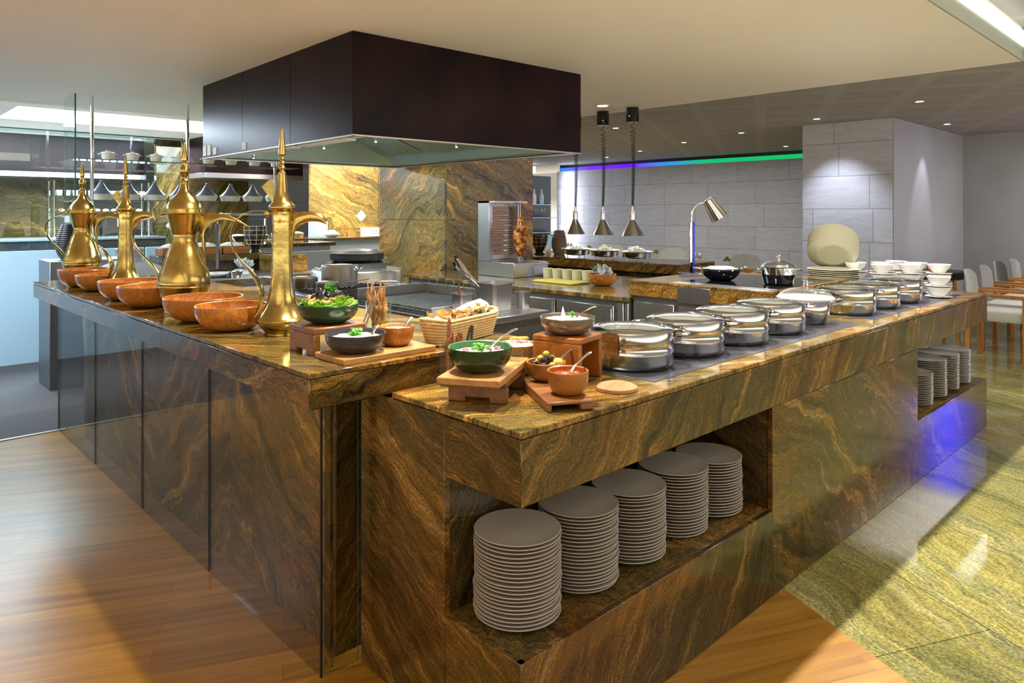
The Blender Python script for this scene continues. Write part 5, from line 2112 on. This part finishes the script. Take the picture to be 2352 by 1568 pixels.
zg = .9305
saucepan((2.60, 4.46, zg), .125, .145, 'large two handled stockpot on the back burner of the range', R(-44), False, name='stockpot')
saucepan((2.36, 4.21, zg), .072, .062, 'small steel saucepan with a long black handle in front of the stockpot', R(-30), True, hm='black')
saucepan((2.36, 4.50, zg), .082, .075, 'medium steel saucepan at the left burner behind the tall coffee pot', R(170), True)
saucepan((2.74, 4.08, zg), .085, .045, 'shallow pan with a dark handle at the back right burner', R(200), True, hm='black')
gn_pan((2.66, 3.86, .931), .13, .10, .055, 'shallow steel container at the end of the burners')
b = B()
for k in range(2):
    tube(b, smooth_pts([(0, .045 * k, .0), (.03, .045 * k, .03), (.05, .045 * k, .03), (.04, .045 * k, .015), (.03, .045 * k, .018)], 3), .006, 7)
    tube(b, [(0, .045 * k, 0), (.06, .045 * k, .0)], .01, 7)
for k in range(2):
    b = B()
    tube(b, smooth_pts([(0, 0, 0), (.0, -.02, .012), (.0, -.005, .032), (.0, .018, .036)], 3), .0055, 7)
    tube(b, [(0, -.03, -.006), (0, .03, -.006)], .009, 7)
    tube(b, [(0, .03, -.004), (0, .05, .01)], .005, 7)
    solo('gas_tap', b, 'red', 'red handled gas tap behind the griddle, %s' % ['nearer the pillar edge', 'nearer the stockpot'][k], 'tap', (2.86, 3.80 + .10 * k, .9155), R(45))

# round oven with black lid
o = (3.06, 4.98, 0)
t = thing('drum_oven', 'round steel drum oven with domed black lid at the end of the range', 'oven', o)
b = B()
lathe(b, [(0, 0), (.36, 0), (.36, .985), (.35, 1.0), (.23, 1.01), (0, 1.01)], 72)
obj('drum', b, 'steel_v', t)
b = B()
lathe(b, [(.23, 1.005), (.235, 1.05), (.20, 1.055), (.20, 1.01)], 56)
obj('neck_ring', b, 'steel_d', t)
b = B()
lathe(b, smooth_prof([(.16, 1.055), (.205, 1.075), (.212, 1.08), (.212, 1.125), (.205, 1.13), (.12, 1.152), (0, 1.162)], 2) + [(0, 1.1), (.16, 1.056)], 56)
obj('lid', b, 'darkoven', t)
b = B()
tube(b, smooth_pts([(.20, -.04, 1.06), (.25, -.04, 1.075), (.26, 0, 1.08), (.25, .04, 1.075), (.20, .04, 1.06)], 3), .006)
obj('handle', b, 'steel', t)

# ================================================================== KITCHEN PASS BEHIND THE COFFEE POTS
o = (2.15, 5.92, 0)
t = thing('kitchen_pass', 'low kitchen pass counter with a pale top behind the coffee pots', 'counter', o)
b = B()
box(b, 2.15, 3.3, 5.92, 6.62, .885, .90, bev=.002)
obj('countertop', at(b, o), 'steel', t)
b = B()
box(b, 2.15, 3.3, 5.92, 5.94, .82, .884, bev=.002)
obj('fascia', at(b, o), 'gr_flat', t)
b = B()
box(b, 2.17, 3.28, 5.96, 6.6, 0, .885, bev=.002)
obj('body', at(b, o), 'steel_v', t)
o = (2.12, 6.64, 0)
t = thing('kitchen_counter', 'raised granite shelf counter above the kitchen pass, carrying flour boxes', 'counter', o)
b = B()
box(b, 2.12, 3.15, 6.64, 7.0, 1.0, 1.06, bev=.002)
obj('countertop', at(b, o), 'gr_flat', t)
b = B()
box(b, 2.14, 3.1, 6.74, 6.98, 0, 1.0, bev=.002)
obj('body', at(b, o), 'gr_up', t)
b = B()
box(b, 2.98, 3.3, 6.25, 6.6, .9005, 1.05, bev=.003)
solo('granite_block', b, 'gr_pil_a', 'square granite block at the end of the kitchen pass', 'block')
t = thing('deep_plate', 'shallow white oval dish on the kitchen pass between two coffee pots', 'dish', (2.37, 6.14, .9005))
b = B()
lathe(b, [(0, 0), (.07, 0), (.14, .028), (.146, .032), (.14, .034), (.07, .008), (0, .007)], 36, sx=1.25)
obj('dish', b, 'plate_w', t)
b = B()
lathe(b, [(0, 0), (.045, 0), (.062, .05), (.066, .052), (.06, .052), (.043, .006), (0, .005)], 30)
solo('steel_bowl', b, 'steel', 'small fluted steel bowl beside the white oval dish', 'bowl', (2.50, 5.99, .9005))
b = B()
for k in range(7):
    leaf(b, (rnd.uniform(-.03, .03), rnd.uniform(-.03, .03), .05 + rnd.uniform(0, .03)), (.06, .05, .035), 0, (rnd.uniform(-.7, .7), rnd.uniform(-.7, .7), rnd.uniform(0, 6)), .6)
box(b, -.07, .07, -.05, .05, 0, .05, bev=.006)
solo('crumpled_cloth', b, 'napkin_w', 'white folded paper cloth on a box at the foot of the slim chrome post', 'cloth', (2.66, 6.2, .9005), R(20))
o = (2.47, 6.3, .9005)
t = thing('carving_lamp', 'chrome gooseneck lamp with two black shades on the kitchen pass', 'lamp', o, R(-44))
b = B()
box(b, -.08, .08, -.06, .06, 0, .02, bev=.003)
obj('base', b, 'acryl', t)
b = B()
box(b, -.015, .015, -.012, .012, .02, .45, bev=.002)
obj('post', b, 'black_g', t)
b = B()
tube(b, smooth_pts([(0, 0, .45), (-.01, 0, .50), (-.06, 0, .53), (-.12, 0, .52)], 4), .007)
obj('gooseneck', b, 'chrome', t)
for k, xx in enumerate((-.17, -.36)):
    b = B()
    lathe(b, [(0, .075), (.03, .074), (.055, -.075), (.052, -.076), (.03, .066), (0, .066)], 32, (xx, 0, .47), mtx=Euler((0, R(35), 0)).to_matrix().to_4x4())
    obj('lamp_shade', b, 'black_g' if k == 0 else 'chrome', t)
for k in range(3):
    b = B()
    box(b, 2.13 + k * .265, 2.385 + k * .265, 6.66, 6.86, 1.061, 1.13, bev=.003)
    w_ = ['leftmost', 'middle', 'rightmost'][k]
    solo('wooden_box', b, 'cherry', 'low reddish wooden box, %s of three on the raised kitchen shelf' % w_, 'box')
    b = B()
    lathe(b, smooth_prof([(0, -.0), (.10, 0), (.11, .012), (.06, .035), (0, .04)], 3), 28)
    solo('flour_dish', b, 'plate_w', 'white mound dish on the %s reddish box' % w_, 'dish', (2.257 + k * .265, 6.76, 1.1305))
b = B()
lathe(b, smooth_prof([(0, 0), (.06, 0), (.04, .02), (.05, .05), (.10, .14), (.105, .26)], 3) + [(.1, .26), (.09, .15), (0, .1)], 36)
t = thing('storm_vessel', 'dark vessel netted with white cord on the kitchen shelf behind the tall pot', 'vase', (3.03, 6.80, 1.061))
obj('vessel', b, 'darkvase', t)
b = B()
for z, r_ in ((.255, .107), (.215, .108), (.17, .106), (.12, .098), (.08, .08)):
    tube(b, [(r_ * math.cos(2 * PI * k / 24), r_ * math.sin(2 * PI * k / 24), z) for k in range(25)], .0022, 5, cap=False)
for k in range(10):
    a = k * .628
    tube(b, [(.108 * math.cos(a), .108 * math.sin(a), .26), (.107 * math.cos(a), .107 * math.sin(a), .17), (.078 * math.cos(a), .078 * math.sin(a), .08)], .0022, 5)
obj('cord_net', b, 'cream', t)
# clay oven and grey cabinet at the far left end
b = B()
box(b, 1.30, 1.95, 6.76, 7.18, 0, 1.05, bev=.004)
solo('steel_cabinet', b, 'steel_d', 'grey steel cabinet standing beyond the far end of the display counter', 'cabinet')
b = B()
pr_ = [(0, 0)]
for k in range(54):
    z = .30 * k / 53
    pr_.append((.055 + .045 * math.sin(PI * (z / .30) ** .8) + (.004 if k % 3 == 0 else 0), z))
lathe(b, pr_ + [(.04, .30), (0, .2)], 36)
solo('ribbed_vase', b, 'black', 'black ribbed vase on the grey cabinet, left of the farthest coffee pot', 'vase', (1.47, 6.92, 1.0505))
t = thing('clay_oven', 'rounded pale grey clay oven with lidded pot behind the slim coffee pot', 'oven', (1.78, 6.36, 0))
b = B()
lathe(b, smooth_prof([(0, .6), (.33, .62), (.33, .86), (.25, .99), (.12, 1.05), (.09, 1.06)], 3) + [(.09, 1.09), (0, 1.09)], 44)
lathe(b, [(0, 0), (.3, 0), (.33, .62), (0, .62)], 40)
obj('clay_dome', b, 'pourgrey', t)
b = B()
lathe(b, [(.09, 1.09), (.11, 1.15), (.10, 1.16), (.04, 1.17), (.015, 1.2), (0, 1.2)], 28)
obj('lid', b, 'pourgrey', t)

# ================================================================== SHELF UNIT WITH CASSEROLES AND TAGINES
o = (1.55, 7.3, 0)
t = thing('glass_shelf_unit', 'ceiling high glass shelf unit with chrome posts holding casseroles and tagines', 'shelf', o)
for x in (1.72, 2.55, 3.45):
    b = B()
    tube(b, [(x, 7.26, 0), (x, 7.26, 2.499)], .016, 12)
    obj('chrome_post', at(b, o), 'chrome', t)
for z in (1.925, 1.555):
    b = B()
    box(b, 1.60, 3.72, 7.24, 7.56, z, z + .008, bev=0)
    g_ = obj('glass_shelf', at(b, o), 'glass_g', t)
    b = B()
    box(b, 1.60, 3.72, 7.236, 7.24, z, z + .008, bev=0)
    obj('glass_edge', at(b, o), 'glass_edge', g_)
b = B()
box(b, 1.575, 1.585, 7.22, 7.62, 0, 2.5, bev=0)
g_ = obj('side_pane', at(b, o), 'glass_g', t)
b = B()
box(b, 1.574, 1.586, 7.214, 7.22, 0, 2.5, bev=0)
obj('glass_edge', at(b, o), 'glass_edge', g_)
def cass(label, loc):
    t_ = thing('casserole', label, 'casserole', loc)
    b_ = B()
    lathe(b_, [(0, 0), (.045, 0), (.058, .06), (.062, .062), (.062, .068), (.05, .072), (.02, .08), (.012, .09), (0, .09)], 32)
    obj('pot', b_, 'cream', t_)
    for s_ in (1, -1):
        b_ = B()
        box(b_, s_ * .055, s_ * .078, -.015, .015, .052, .06, bev=.003)
        obj('handle', b_, 'cream', t_)
    return t_


t0 = None
cx_ = [1.88, 2.09, 2.30, 2.52, 2.80, 3.03, 3.28, 3.52]
ordn = ['leftmost', 'second', 'third', 'fourth', 'fifth', 'sixth', 'seventh', 'rightmost']
for k, x in enumerate(cx_):
    lab = 'small cream lidded casserole, %s on the top glass shelf' % ordn[k]
    if t0 is None:
        t0 = cass(lab, (x, 7.38, 1.9335))
    else:
        dup(t0, (x, 7.38, 1.9335), 0, lab)


def tag_(label, loc):
    t_ = thing('tagine', label, 'tagine', loc)
    b_ = B()
    lathe(b_, [(0, 0), (.085, 0), (.105, .05), (.108, .055), (.10, .056), (0, .05)], 36)
    obj('dish', b_, 'cream', t_)
    b_ = B()
    lathe(b_, smooth_prof([(.103, .056), (.08, .075), (.05, .105), (.026, .145), (.018, .16)], 3) + [(.02, .172), (.02, .182), (0, .184)], 36)
    obj('conical_lid', b_, 'tagine', t_)
    return t_


t0 = None
for k, x in enumerate((1.83, 2.06, 2.29, 2.53, 2.79, 3.03, 3.27, 3.52)):
    lab = 'dark cone lidded tagine in a white dish, %s on the lower glass shelf' % ordn[k]
    if t0 is None:
        t0 = tag_(lab, (x, 7.40, 1.5635))
    else:
        dup(t0, (x, 7.40, 1.5635), 0, lab)

# glass partition with frosted lower half
o = (-1, 8.15, 0)
t = thing('glass_partition', 'pale blue frosted low screen with tall clear glass panes above, left of the counter', 'partition', o)
for xa, xb in ((-3.0, -.5), (-.48, 1.69), (1.71, 2.42), (2.44, 2.80)):
    b = B()
    box(b, xa, xb, 8.15, 8.16, 1.085, 2.245, bev=0)
    obj('clear_pane', at(b, o), 'glass_g', t)
    b = B()
    box(b, xa, xb, 8.15, 8.17, .005, 1.08, bev=.001)
    obj('frosted_pane', at(b, o), 'frost', t)
b = B()
box(b, -3, 2.82, 8.146, 8.164, 2.245, 2.255, bev=0)
obj('top_edge', at(b, o), 'glass_edge', t)
b = B()
box(b, 1.696, 1.704, 8.14, 8.165, 0, 2.245, bev=0)
box(b, 2.80, 2.81, 8.14, 8.165, 0, 2.245, bev=0)
obj('glass_joint', at(b, o), 'glass_edge', t)
o = (3.0, 7.05, 0)
t = thing('low_screen', 'low blue grey screen panel behind the round drum oven', 'screen', o)
b = B()
box(b, 3.0, 4.6, 7.05, 7.09, 0, 1.03, bev=.002)
obj('panel', at(b, o), 'frost_g', t)

# ================================================================== DEEP KITCHEN
def deep_hood(x0, x1, y0, y1, lab, z0=1.93):
    o_ = (x0, y0, z0)
    t_ = thing('extraction_hood', lab, 'hood', o_)
    b_ = B()
    box(b_, x0, x1, y0, y1, z0 + .07, 2.498, bev=0)
    obj('side_panel', at(b_, o_), 'hood', t_, 0)
    b_ = B()
    box(b_, x0 - .01, x1 + .01, y0 - .01, y1, z0, z0 + .07, bev=.002)
    obj('bottom_trim', at(b_, o_), 'steel', t_)
    return t_


deep_hood(-3.0, 3.39, 11.4, 12.2, 'long dark hood at the far left, seen through the glass partition')
deep_hood(3.75, 5.2, 10.0, 10.8, 'second dark hood between the shelf unit and the granite wall')
deep_hood(3.55, 4.9, 7.7, 8.9, 'dark hood directly behind the large cooking hood', 2.12)
# worktop and shelving with crockery in front of the left granite wall
o = (0.3, 10.2, 0)
t = thing('kitchen_worktop', 'dark worktop in the left kitchen carrying jars and trays', 'counter', o)
b = B()
box(b, .3, 3.3, 10.2, 10.9, .0, 1.1, bev=.003)
obj('cabinet_body', at(b, o), 'black', t)
b = B()
box(b, .3, 3.3, 10.18, 10.92, 1.1, 1.13, bev=.003)
obj('countertop', at(b, o), 'steel', t)
o = (2.0, 10.4, 1.13)
t = thing('shelf_rack', 'tall chrome rack of trays and jars in front of the left granite wall', 'rack', o)
for x, y in ((2.05, 10.4), (3.15, 10.4), (2.05, 10.7), (3.15, 10.7)):
    b = B()
    tube(b, [(x, y, 1.13), (x, y, 1.85)], .014, 8)
    obj('post', at(b, o), 'chrome', t)
for z in (1.25, 1.45, 1.65):
    b = B()
    box(b, 2.03, 3.17, 10.38, 10.72, z, z + .012, bev=0)
    obj('rack_shelf', at(b, o), 'glass_g', t)
for k, (x, m_, h_) in enumerate(((2.15, 'black', .12), (2.32, 'plate_w', .12), (2.60, 'black', .13), (2.85, 'plate_w', .12))):
    t_ = thing('storage_jar', ['glass jar of dark beans, leftmost on the chrome rack', 'glass jar of white sugar, second on the chrome rack', 'glass jar of dark tea, third on the chrome rack', 'glass jar of flour, rightmost on the chrome rack'][k], 'jar', (x, 10.5, 1.2625))
    b = B()
    lathe(b, [(0, 0), (.06, 0), (.06, h_), (.05, h_ + .01), (0, h_ + .01)], 24)
    obj('contents', b, m_, t_)
    b = B()
    lathe(b, [(.052, h_ + .01), (.06, h_ + .02), (.02, h_ + .028), (.012, h_ + .03), (.018, h_ + .045), (0, h_ + .05)], 20)
    obj('lid', b, 'chrome', t_)
for k in range(12):
    b = B()
    lathe(b, [(0, 0), (.028, 0), (.034, .07), (.03, .07), (.02, .01), (0, .01)], 16)
    solo('white_cup', b, 'plate_w', 'small white cup in the row on the upper chrome rack shelf', 'cup', (2.12 + k * .088, 10.48, 1.6625), group='white cups on the chrome rack')
for k in range(10):
    b = B()
    blob(b, (0, 0, .018), (.04, .035, .02), sub=2)
    solo('pastry', b, 'bread', 'golden pastry on the middle shelf of the chrome rack', 'pastry', (2.15 + k * .1, 10.5, 1.4605), group='pastries on the chrome rack')
for k, x in enumerate((.55, .68, .42)):
    b = B()
    box(b, x, x + .07, 12.2, 12.3, 1.30 if k < 2 else 1.62, 1.40 if k < 2 else 1.74, bev=.004)
    solo('white_canister', b, 'plate_w', ['left white canister on the low wall ledge', 'right white canister on the low wall ledge', 'lone white canister on the upper wall ledge'][k], 'canister')
b = B()
box(b, .2, 1.0, 12.1, 12.39, 1.28, 1.2995, bev=.002)
box(b, .2, 1.0, 12.1, 12.39, 1.60, 1.6195, bev=.002)
solo('wall_shelf', b, 'steel_d', 'pair of thin dark wall ledges on the left granite wall', 'shelf')
# white diamonds stuck on the glass panes
for k, (x, z) in enumerate(((.59, 1.43), (1.05, 1.43))):
    b = B()
    box(b, -.032, .032, -.001, .001, -.032, .032, bev=0)
    o_ = solo('diamond_marker', b, 'frost', ['left pale diamond marker on the glass partition', 'right pale diamond marker on the glass partition'][k], 'marker', (x - .32, 8.148, z), rot=(0, R(45), 0))
# kitchen counters to the right behind the drum oven
o = (3.2, 8.0, 0)
t = thing('kitchen_island', 'dark granite island behind the low screen with bowls and a serving rail', 'counter', o)
b = B()
box(b, 2.9, 4.35, 7.55, 8.2, 1.06, 1.10, bev=.002)
obj('countertop', at(b, o), 'gr_up', t)
b = B()
box(b, 2.95, 4.3, 7.6, 8.15, 0, 1.06, bev=.002)
obj('body', at(b, o), 'steel_d', t)
for k, x in enumerate((3.28, 3.55)):
    b = B()
    lathe(b, [(0, .03), (.05, .03), (.10, .085), (.105, .09), (.1, .092), (0, .06)], 30)
    lathe(b, [(0, 0), (.05, 0), (.03, .03), (0, .03)], 20)
    lathe(b, [(0, .07), (.09, .085), (.05, .105), (0, .11)], 24, mi=1)
    solo('steel_bowl', b, ['pot', 'white_food'], ['footed steel bowl of white salad, left on the dark island', 'footed steel bowl of white salad, right on the dark island'][k], 'bowl', (x, 7.8, 1.1005))
o = (3.15, 7.95, 1.1)
t = thing('serving_rail', 'chrome tube rail with a lit shelf over the bowls on the dark island', 'rail', o)
b = B()
tube(b, smooth_pts([(3.82, 7.95, 1.1), (3.82, 7.95, 1.36), (3.79, 7.95, 1.42), (3.72, 7.95, 1.43), (3.1, 7.95, 1.43)], 3), .012, 8)
tube(b, [(3.66, 7.95, 1.1), (3.66, 7.95, 1.38)], .012, 8)
obj('tube_frame', at(b, o), 'chrome', t)
b = B()
box(b, 3.1, 3.66, 7.9, 8.1, 1.37, 1.38, bev=.001)
obj('glass_shelf', at(b, o), 'glass_g', t)
o = (4.3, 8.5, 0)
t = thing('kitchen_worktop', 'blue grey fronted worktop before the golden granite wall', 'counter', o)
b = B()
box(b, 4.0, 6.4, 8.5, 9.15, 1.08, 1.11, bev=.002)
obj('countertop', at(b, o), 'gr_flat', t)
b = B()
box(b, 4.02, 6.35, 8.55, 9.15, 0, 1.08, bev=.002)
obj('cabinet_body', at(b, o), 'frost_g', t)
b = B()
box(b, 4.72, 5.0, 8.9, 8.92, 1.1105, 1.32, bev=.002)
solo('teal_board', b, 'frost', 'pale turquoise board standing on the blue grey worktop', 'board')
b = B()
lathe(b, smooth_prof([(0, 0), (.05, 0), (.11, .04), (.09, .06), (.03, .1), (0, .105)], 3), 30)
solo('covered_dish', b, 'plate_w', 'white domed dish in front of the pale turquoise board', 'dish', (4.96, 8.72, 1.1105))
for k in range(3):
    b = B()
    box(b, 5.55, 5.95, 8.62, 8.95, 1.1105 + k * .04, 1.1485 + k * .04, bev=.004)
    solo('white_tray', b, 'plate_w', 'white serving tray, %s of the pile by the granite wall' % ['bottom', 'middle', 'top'][k], 'tray')
for k, x in enumerate((4.22, 4.45)):
    b = B()
    lathe(b, [(0, 0), (.09, 0), (.1, .06), (.105, .065), (.06, .085), (0, .09)], 28)
    solo('basket_dish', b, 'wicker', ['left woven basket of bread on the blue grey worktop', 'right woven basket of bread on the blue grey worktop'][k], 'basket', (x, 8.75, 1.1105))
for k, (x, z) in enumerate(((5.72, 1.40), (6.25, 1.40))):
    b = B()
    box(b, -.06, .06, -.001, .001, -.06, .06, bev=0)
    solo('diamond_marker', b, 'frost', ['pale diamond marker on the golden granite wall', 'pale diamond marker half hidden by the granite pillar'][k], 'marker', (x, 9.196, z), rot=(0, R(45), 0))

# bar seen between the pillar and the stone wall
o = (10.2, 10.0, 0)
t = thing('bar_shelves', 'back bar of glass shelves with bottles seen past the granite pillar', 'shelf', o)
b = B()
box(b, 9.6, 12.4, 11.6, 11.66, 0, 2.3, bev=0)
obj('back_panel', at(b, o), pm('bar_back', (.03, .05, .09), .3), t)
for z in (.98, 1.32, 1.62):
    b = B()
    box(b, 9.6, 12.4, 11.2, 11.6, z, z + .015, bev=0)
    obj('glass_shelf', at(b, o), 'frost', t)
b = B()
box(b, 9.6, 12.4, 11.0, 11.6, .62, .94, bev=.002)
obj('lit_counter', at(b, o), 'frost', t)
for k in range(9):
    b = B()
    lathe(b, [(0, 0), (.05, 0), (.05, .2), (.02, .25), (.018, .34), (0, .34)], 16)
    solo('bottle', b, 'plate_w' if k % 2 else 'frost', 'bottle on the upper shelf of the back bar', 'bottle', (9.9 + k * .24, 11.35, 1.6355), group='bottles on the back bar')
for k in range(12):
    b = B()
    lathe(b, [(0, 0), (.04, 0), (.01, .01), (.01, .08), (.05, .13), (.045, .2), (.04, .2), (0, .1)], 14)
    solo('wine_glass', b, 'lidglass', 'upturned glass on the middle shelf of the back bar', 'glass', (9.8 + k * .19, 11.35, 1.3355), group='glasses on the back bar')
b = B()
box(b, 8.2, 11.2, 10.93, 11.0, 2.3, 2.45, bev=0)
struct('trim_6', b, 'cove_b', 0)

# ================================================================== DINING ROOM
def chair(label, loc, rz, group=None):
    """seat faces +y in its own frame"""
    t_ = thing('dining_chair', label, 'chair', loc, rz, group)
    b_ = B()
    box(b_, -.25, .25, -.24, .25, .40, .50, bev=.02, seg=2)
    obj('seat', b_, 'cloth_chair', t_)
    b_ = B()
    tt_ = bmesh.new()
    g_ = []
    for i in range(9):
        row = []
        for j in range(7):
            u, v = -1 + i / 4, j / 6
            w = .25 * (1 - .16 * v ** 3)
            row.append(tt_.verts.new((u * w, -.27 + .05 * u * u - .05 * v, .42 + .46 * v - (.05 * abs(u) ** 4 if j == 6 else 0))))
        g_.append(row)
    for i in range(8):
        for j in range(6):
            tt_.faces.new((g_[i][j], g_[i + 1][j], g_[i + 1][j + 1], g_[i][j + 1]))
    bmesh.ops.solidify(tt_, geom=list(tt_.faces), thickness=.055)
    merge(b_, tt_)
    obj('backrest', b_, 'cloth_chair', t_, 50)
    for x, y in ((-.26, .22), (.26, .22), (-.26, -.24), (.26, -.24)):
        b_ = B()
        top = .66 if y > 0 else .64
        box(b_, x - .02, x + .02, y - .02, y + .02, 0, top, bev=.003)
        obj('leg', b_, 'oak', t_)
    for x in (-.26, .26):
        b_ = B()
        box(b_, x - .025, x + .025, -.26, .26, .64, .665, bev=.004)
        obj('armrest', b_, 'oak', t_)
    return t_


c0 = chair('pale upholstered armchair at the table nearest the counter end', (8.30, 1.72, 0), R(182))
dup(c0, (9.05, 1.76, 0), R(180), 'pale upholstered armchair just behind the nearest one')
dup(c0, (9.85, 1.80, 0), R(178), 'pale upholstered armchair third along the wall')
dup(c0, (10.6, 1.80, 0), R(180), 'pale upholstered armchair at the far end of the row')
dup(c0, (10.2, .55, 0), R(5), 'pale upholstered armchair across the table, partly out of frame')


def table(label, loc, w=.8, d=.8, rz=0):
    t_ = thing('dining_table', label, 'table', loc, rz)
    b_ = B()
    box(b_, -w / 2, w / 2, -d / 2, d / 2, .71, .75, bev=.004)
    obj('tabletop', b_, 'oak', t_)
    for x, y in ((-1, -1), (1, -1), (1, 1), (-1, 1)):
        b_ = B()
        box(b_, x * (w / 2 - .06) - .035, x * (w / 2 - .06) + .035, y * (d / 2 - .06) - .035, y * (d / 2 - .06) + .035, 0, .71, bev=.003)
        obj('leg', b_, 'oak', t_)
    return t_


table('oak dining table nearest the counter end, right of the frame', (8.35, .95, 0))
table('oak dining table farther along the right wall row', (9.5, .98, 0))
# wooden round framed chair and dark round thing near the wall
t = thing('side_table', 'round black topped side table with oak legs against the grey wall', 'table', (8.95, 2.48, 0))
b = B()
lathe(b, smooth_prof([(0, .70), (.25, .71), (.30, .76), (.31, .80)], 2) + [(.3, .80), (.0, .77)], 40)
obj('tabletop', b, 'black', t)
for k in range(3):
    b = B()
    a = k * 2.094
    tube(b, [(.24 * math.cos(a), .24 * math.sin(a), .74), (.3 * math.cos(a), .3 * math.sin(a), 0)], .022, 8)
    obj('leg', b, 'oak', t)
b = B()
blob(b, (0, 0, .05), (.06, .02, .055), sub=3)
solo('wooden_disc', b, 'oak', 'small round wooden piece standing on the black side table', 'ornament', (8.95, 2.55, .7705))

# tables in front of the stone wall
tabs = [(7.95, 4.78, 'dining table nearest the pier, with glassware, seen past the lamp post'), (8.75, 6.4, 'second dining table before the stone wall'), (9.1, 7.95, 'third dining table before the stone wall'), (9.3, 9.4, 'farthest dining table, left end before the stone wall')]
for k, (x, y, lab) in enumerate(tabs):
    table('oak ' + lab, (x, y, 0), .85, .85)
    nm = ['nearest the pier', 'second from the pier', 'third from the pier', 'farthest from the pier'][k]
    t_ = thing('condiment_set', 'salt and pepper mills set on the table ' + nm, 'condiment set', (x - .05, y + .05, .7505))
    for j in (0, 1):
        b = B()
        lathe(b, smooth_prof([(0, 0), (.022, 0), (.024, .04), (.016, .08), (.022, .12)], 2) + [(0, .125)], 14, (0, j * .07, 0))
        obj('glass_mill', b, 'lidglass', t_)
        b = B()
        lathe(b, [(0, .125), (.02, .125), (.024, .15), (.016, .185), (0, .19)], 14, (0, j * .07, 0))
        obj('mill_head', b, 'steel_v', t_)
    b = B()
    tube(b, [(0, 0, 0), (0, 0, .07)], [.035, .03], 14)
    for j in range(9):
        leaf(b, (rnd.uniform(-.03, .03), rnd.uniform(-.03, .03), .09 + rnd.uniform(0, .04)), (.03, .015, .02), 1, (rnd.uniform(-1, 1), rnd.uniform(-1, 1), rnd.uniform(0, 6)), .3, 4)
    solo('table_plant', b, ['glass', 'lettuce'], 'small green plant in a glass on the table ' + nm, 'plant', (x + .12, y - .22, .7505))
    b = B()
    box(b, -.03, .03, -.012, .012, 0, .08, bev=.003)
    solo('menu_card', b, 'redsalsa' if k < 3 else 'paper', 'small dark red printed card on the table ' + nm, 'card', (x - .1, y + .2, .7505), R(30))
dup(c0, (8.0, 4.08, 0), R(2), 'pale armchair facing the table nearest the pier, on its right side')
dup(c0, (8.72, 4.80, 0), R(90), 'pale armchair behind the table nearest the pier')
dup(c0, (7.9, 5.70, 0), R(-90), 'pale armchair in front between the first two tables')
dup(c0, (9.4, 6.4, 0), R(90), 'pale armchair behind the second table before the stone wall')
dup(c0, (7.98, 6.95, 0), R(-90), 'pale armchair in front of the second table')
dup(c0, (8.3, 8.0, 0), R(-90), 'pale armchair in front of the third table')
dup(c0, (9.8, 7.9, 0), R(90), 'pale armchair behind the third table before the stone wall')

# ================================================================== DOWNLIGHTS
dl = [((5.50, 4.45), 'round recessed downlight in the pale ceiling by the heat lamps', 1), ((7.092, 5.529), 'small downlight in the grey ceiling between two heat lamp cords', 0), ((9.291, 5.955), 'small downlight left of centre of the grey ceiling', 0),
      ((8.719, 4.712), 'bright downlight in the middle of the grey ceiling', 0), ((10.069, 7.325), 'distant downlight just above the purple light strip', 0), ((10.722, 8.578), 'farthest downlight, near the left end of the coloured strip', 0),
      ((8.03, 3.423), 'twin downlight in front of the stone pier', 0), ((7.47, 2.211), 'nearest twin downlight on the right of the grey ceiling', 0), ((9.623, 2.55), 'downlight grazing the grey side wall', 0), ((11.014, 5.186), 'downlight near the green end of the coloured strip', 0),
      ((1.0, 11.1), 'round downlight at the far left kitchen ceiling', 1), ((3.234, 11.143), 'round downlight right of the first in the far kitchen', 1)]
for (x, y), lab, big in dl:
    zc = 2.5 if x < 6 else 2.503
    r_ = .075 if big else .05
    t_ = thing('downlight', lab, 'downlight', (x, y, zc))
    b = B()
    lathe(b, [(r_, 0), (r_, -.004), (r_ * .72, -.006), (r_ * .7, -.001), (r_ * .7, 0)], 28)
    obj('trim_ring', b, 'white' if big else 'steel', t_)
    b = B()
    lathe(b, [(0, -.0045), (r_ * .68, -.0045), (r_ * .68, -.001), (0, -.001)], 24)
    obj('glowing_lens', b, 'bulb_c', t_)
lamp_obj('downlight_lamp', 'SPOT', (8.03, 3.42, 2.48), 75, (.80, .86, 1), (8.50, 3.33, .9), .04, 80, .8)
lamp_obj('downlight_lamp', 'SPOT', (9.62, 2.5, 2.48), 28, (.85, .88, 1), (9.5, 2.85, 1.2), .03, 50, .7)
lamp_obj('downlight_lamp', 'SPOT', (7.47, 2.2, 2.48), 30, NEUT, (7.5, 2.2, 0), .04, 100, .6)
lamp_obj('wall_edge_light', 'AREA', (11.5, 10.6, 1.4), 20, (.85, .9, 1), (11.8, 10.3, 1.4), sx=.1, sy=1.8)
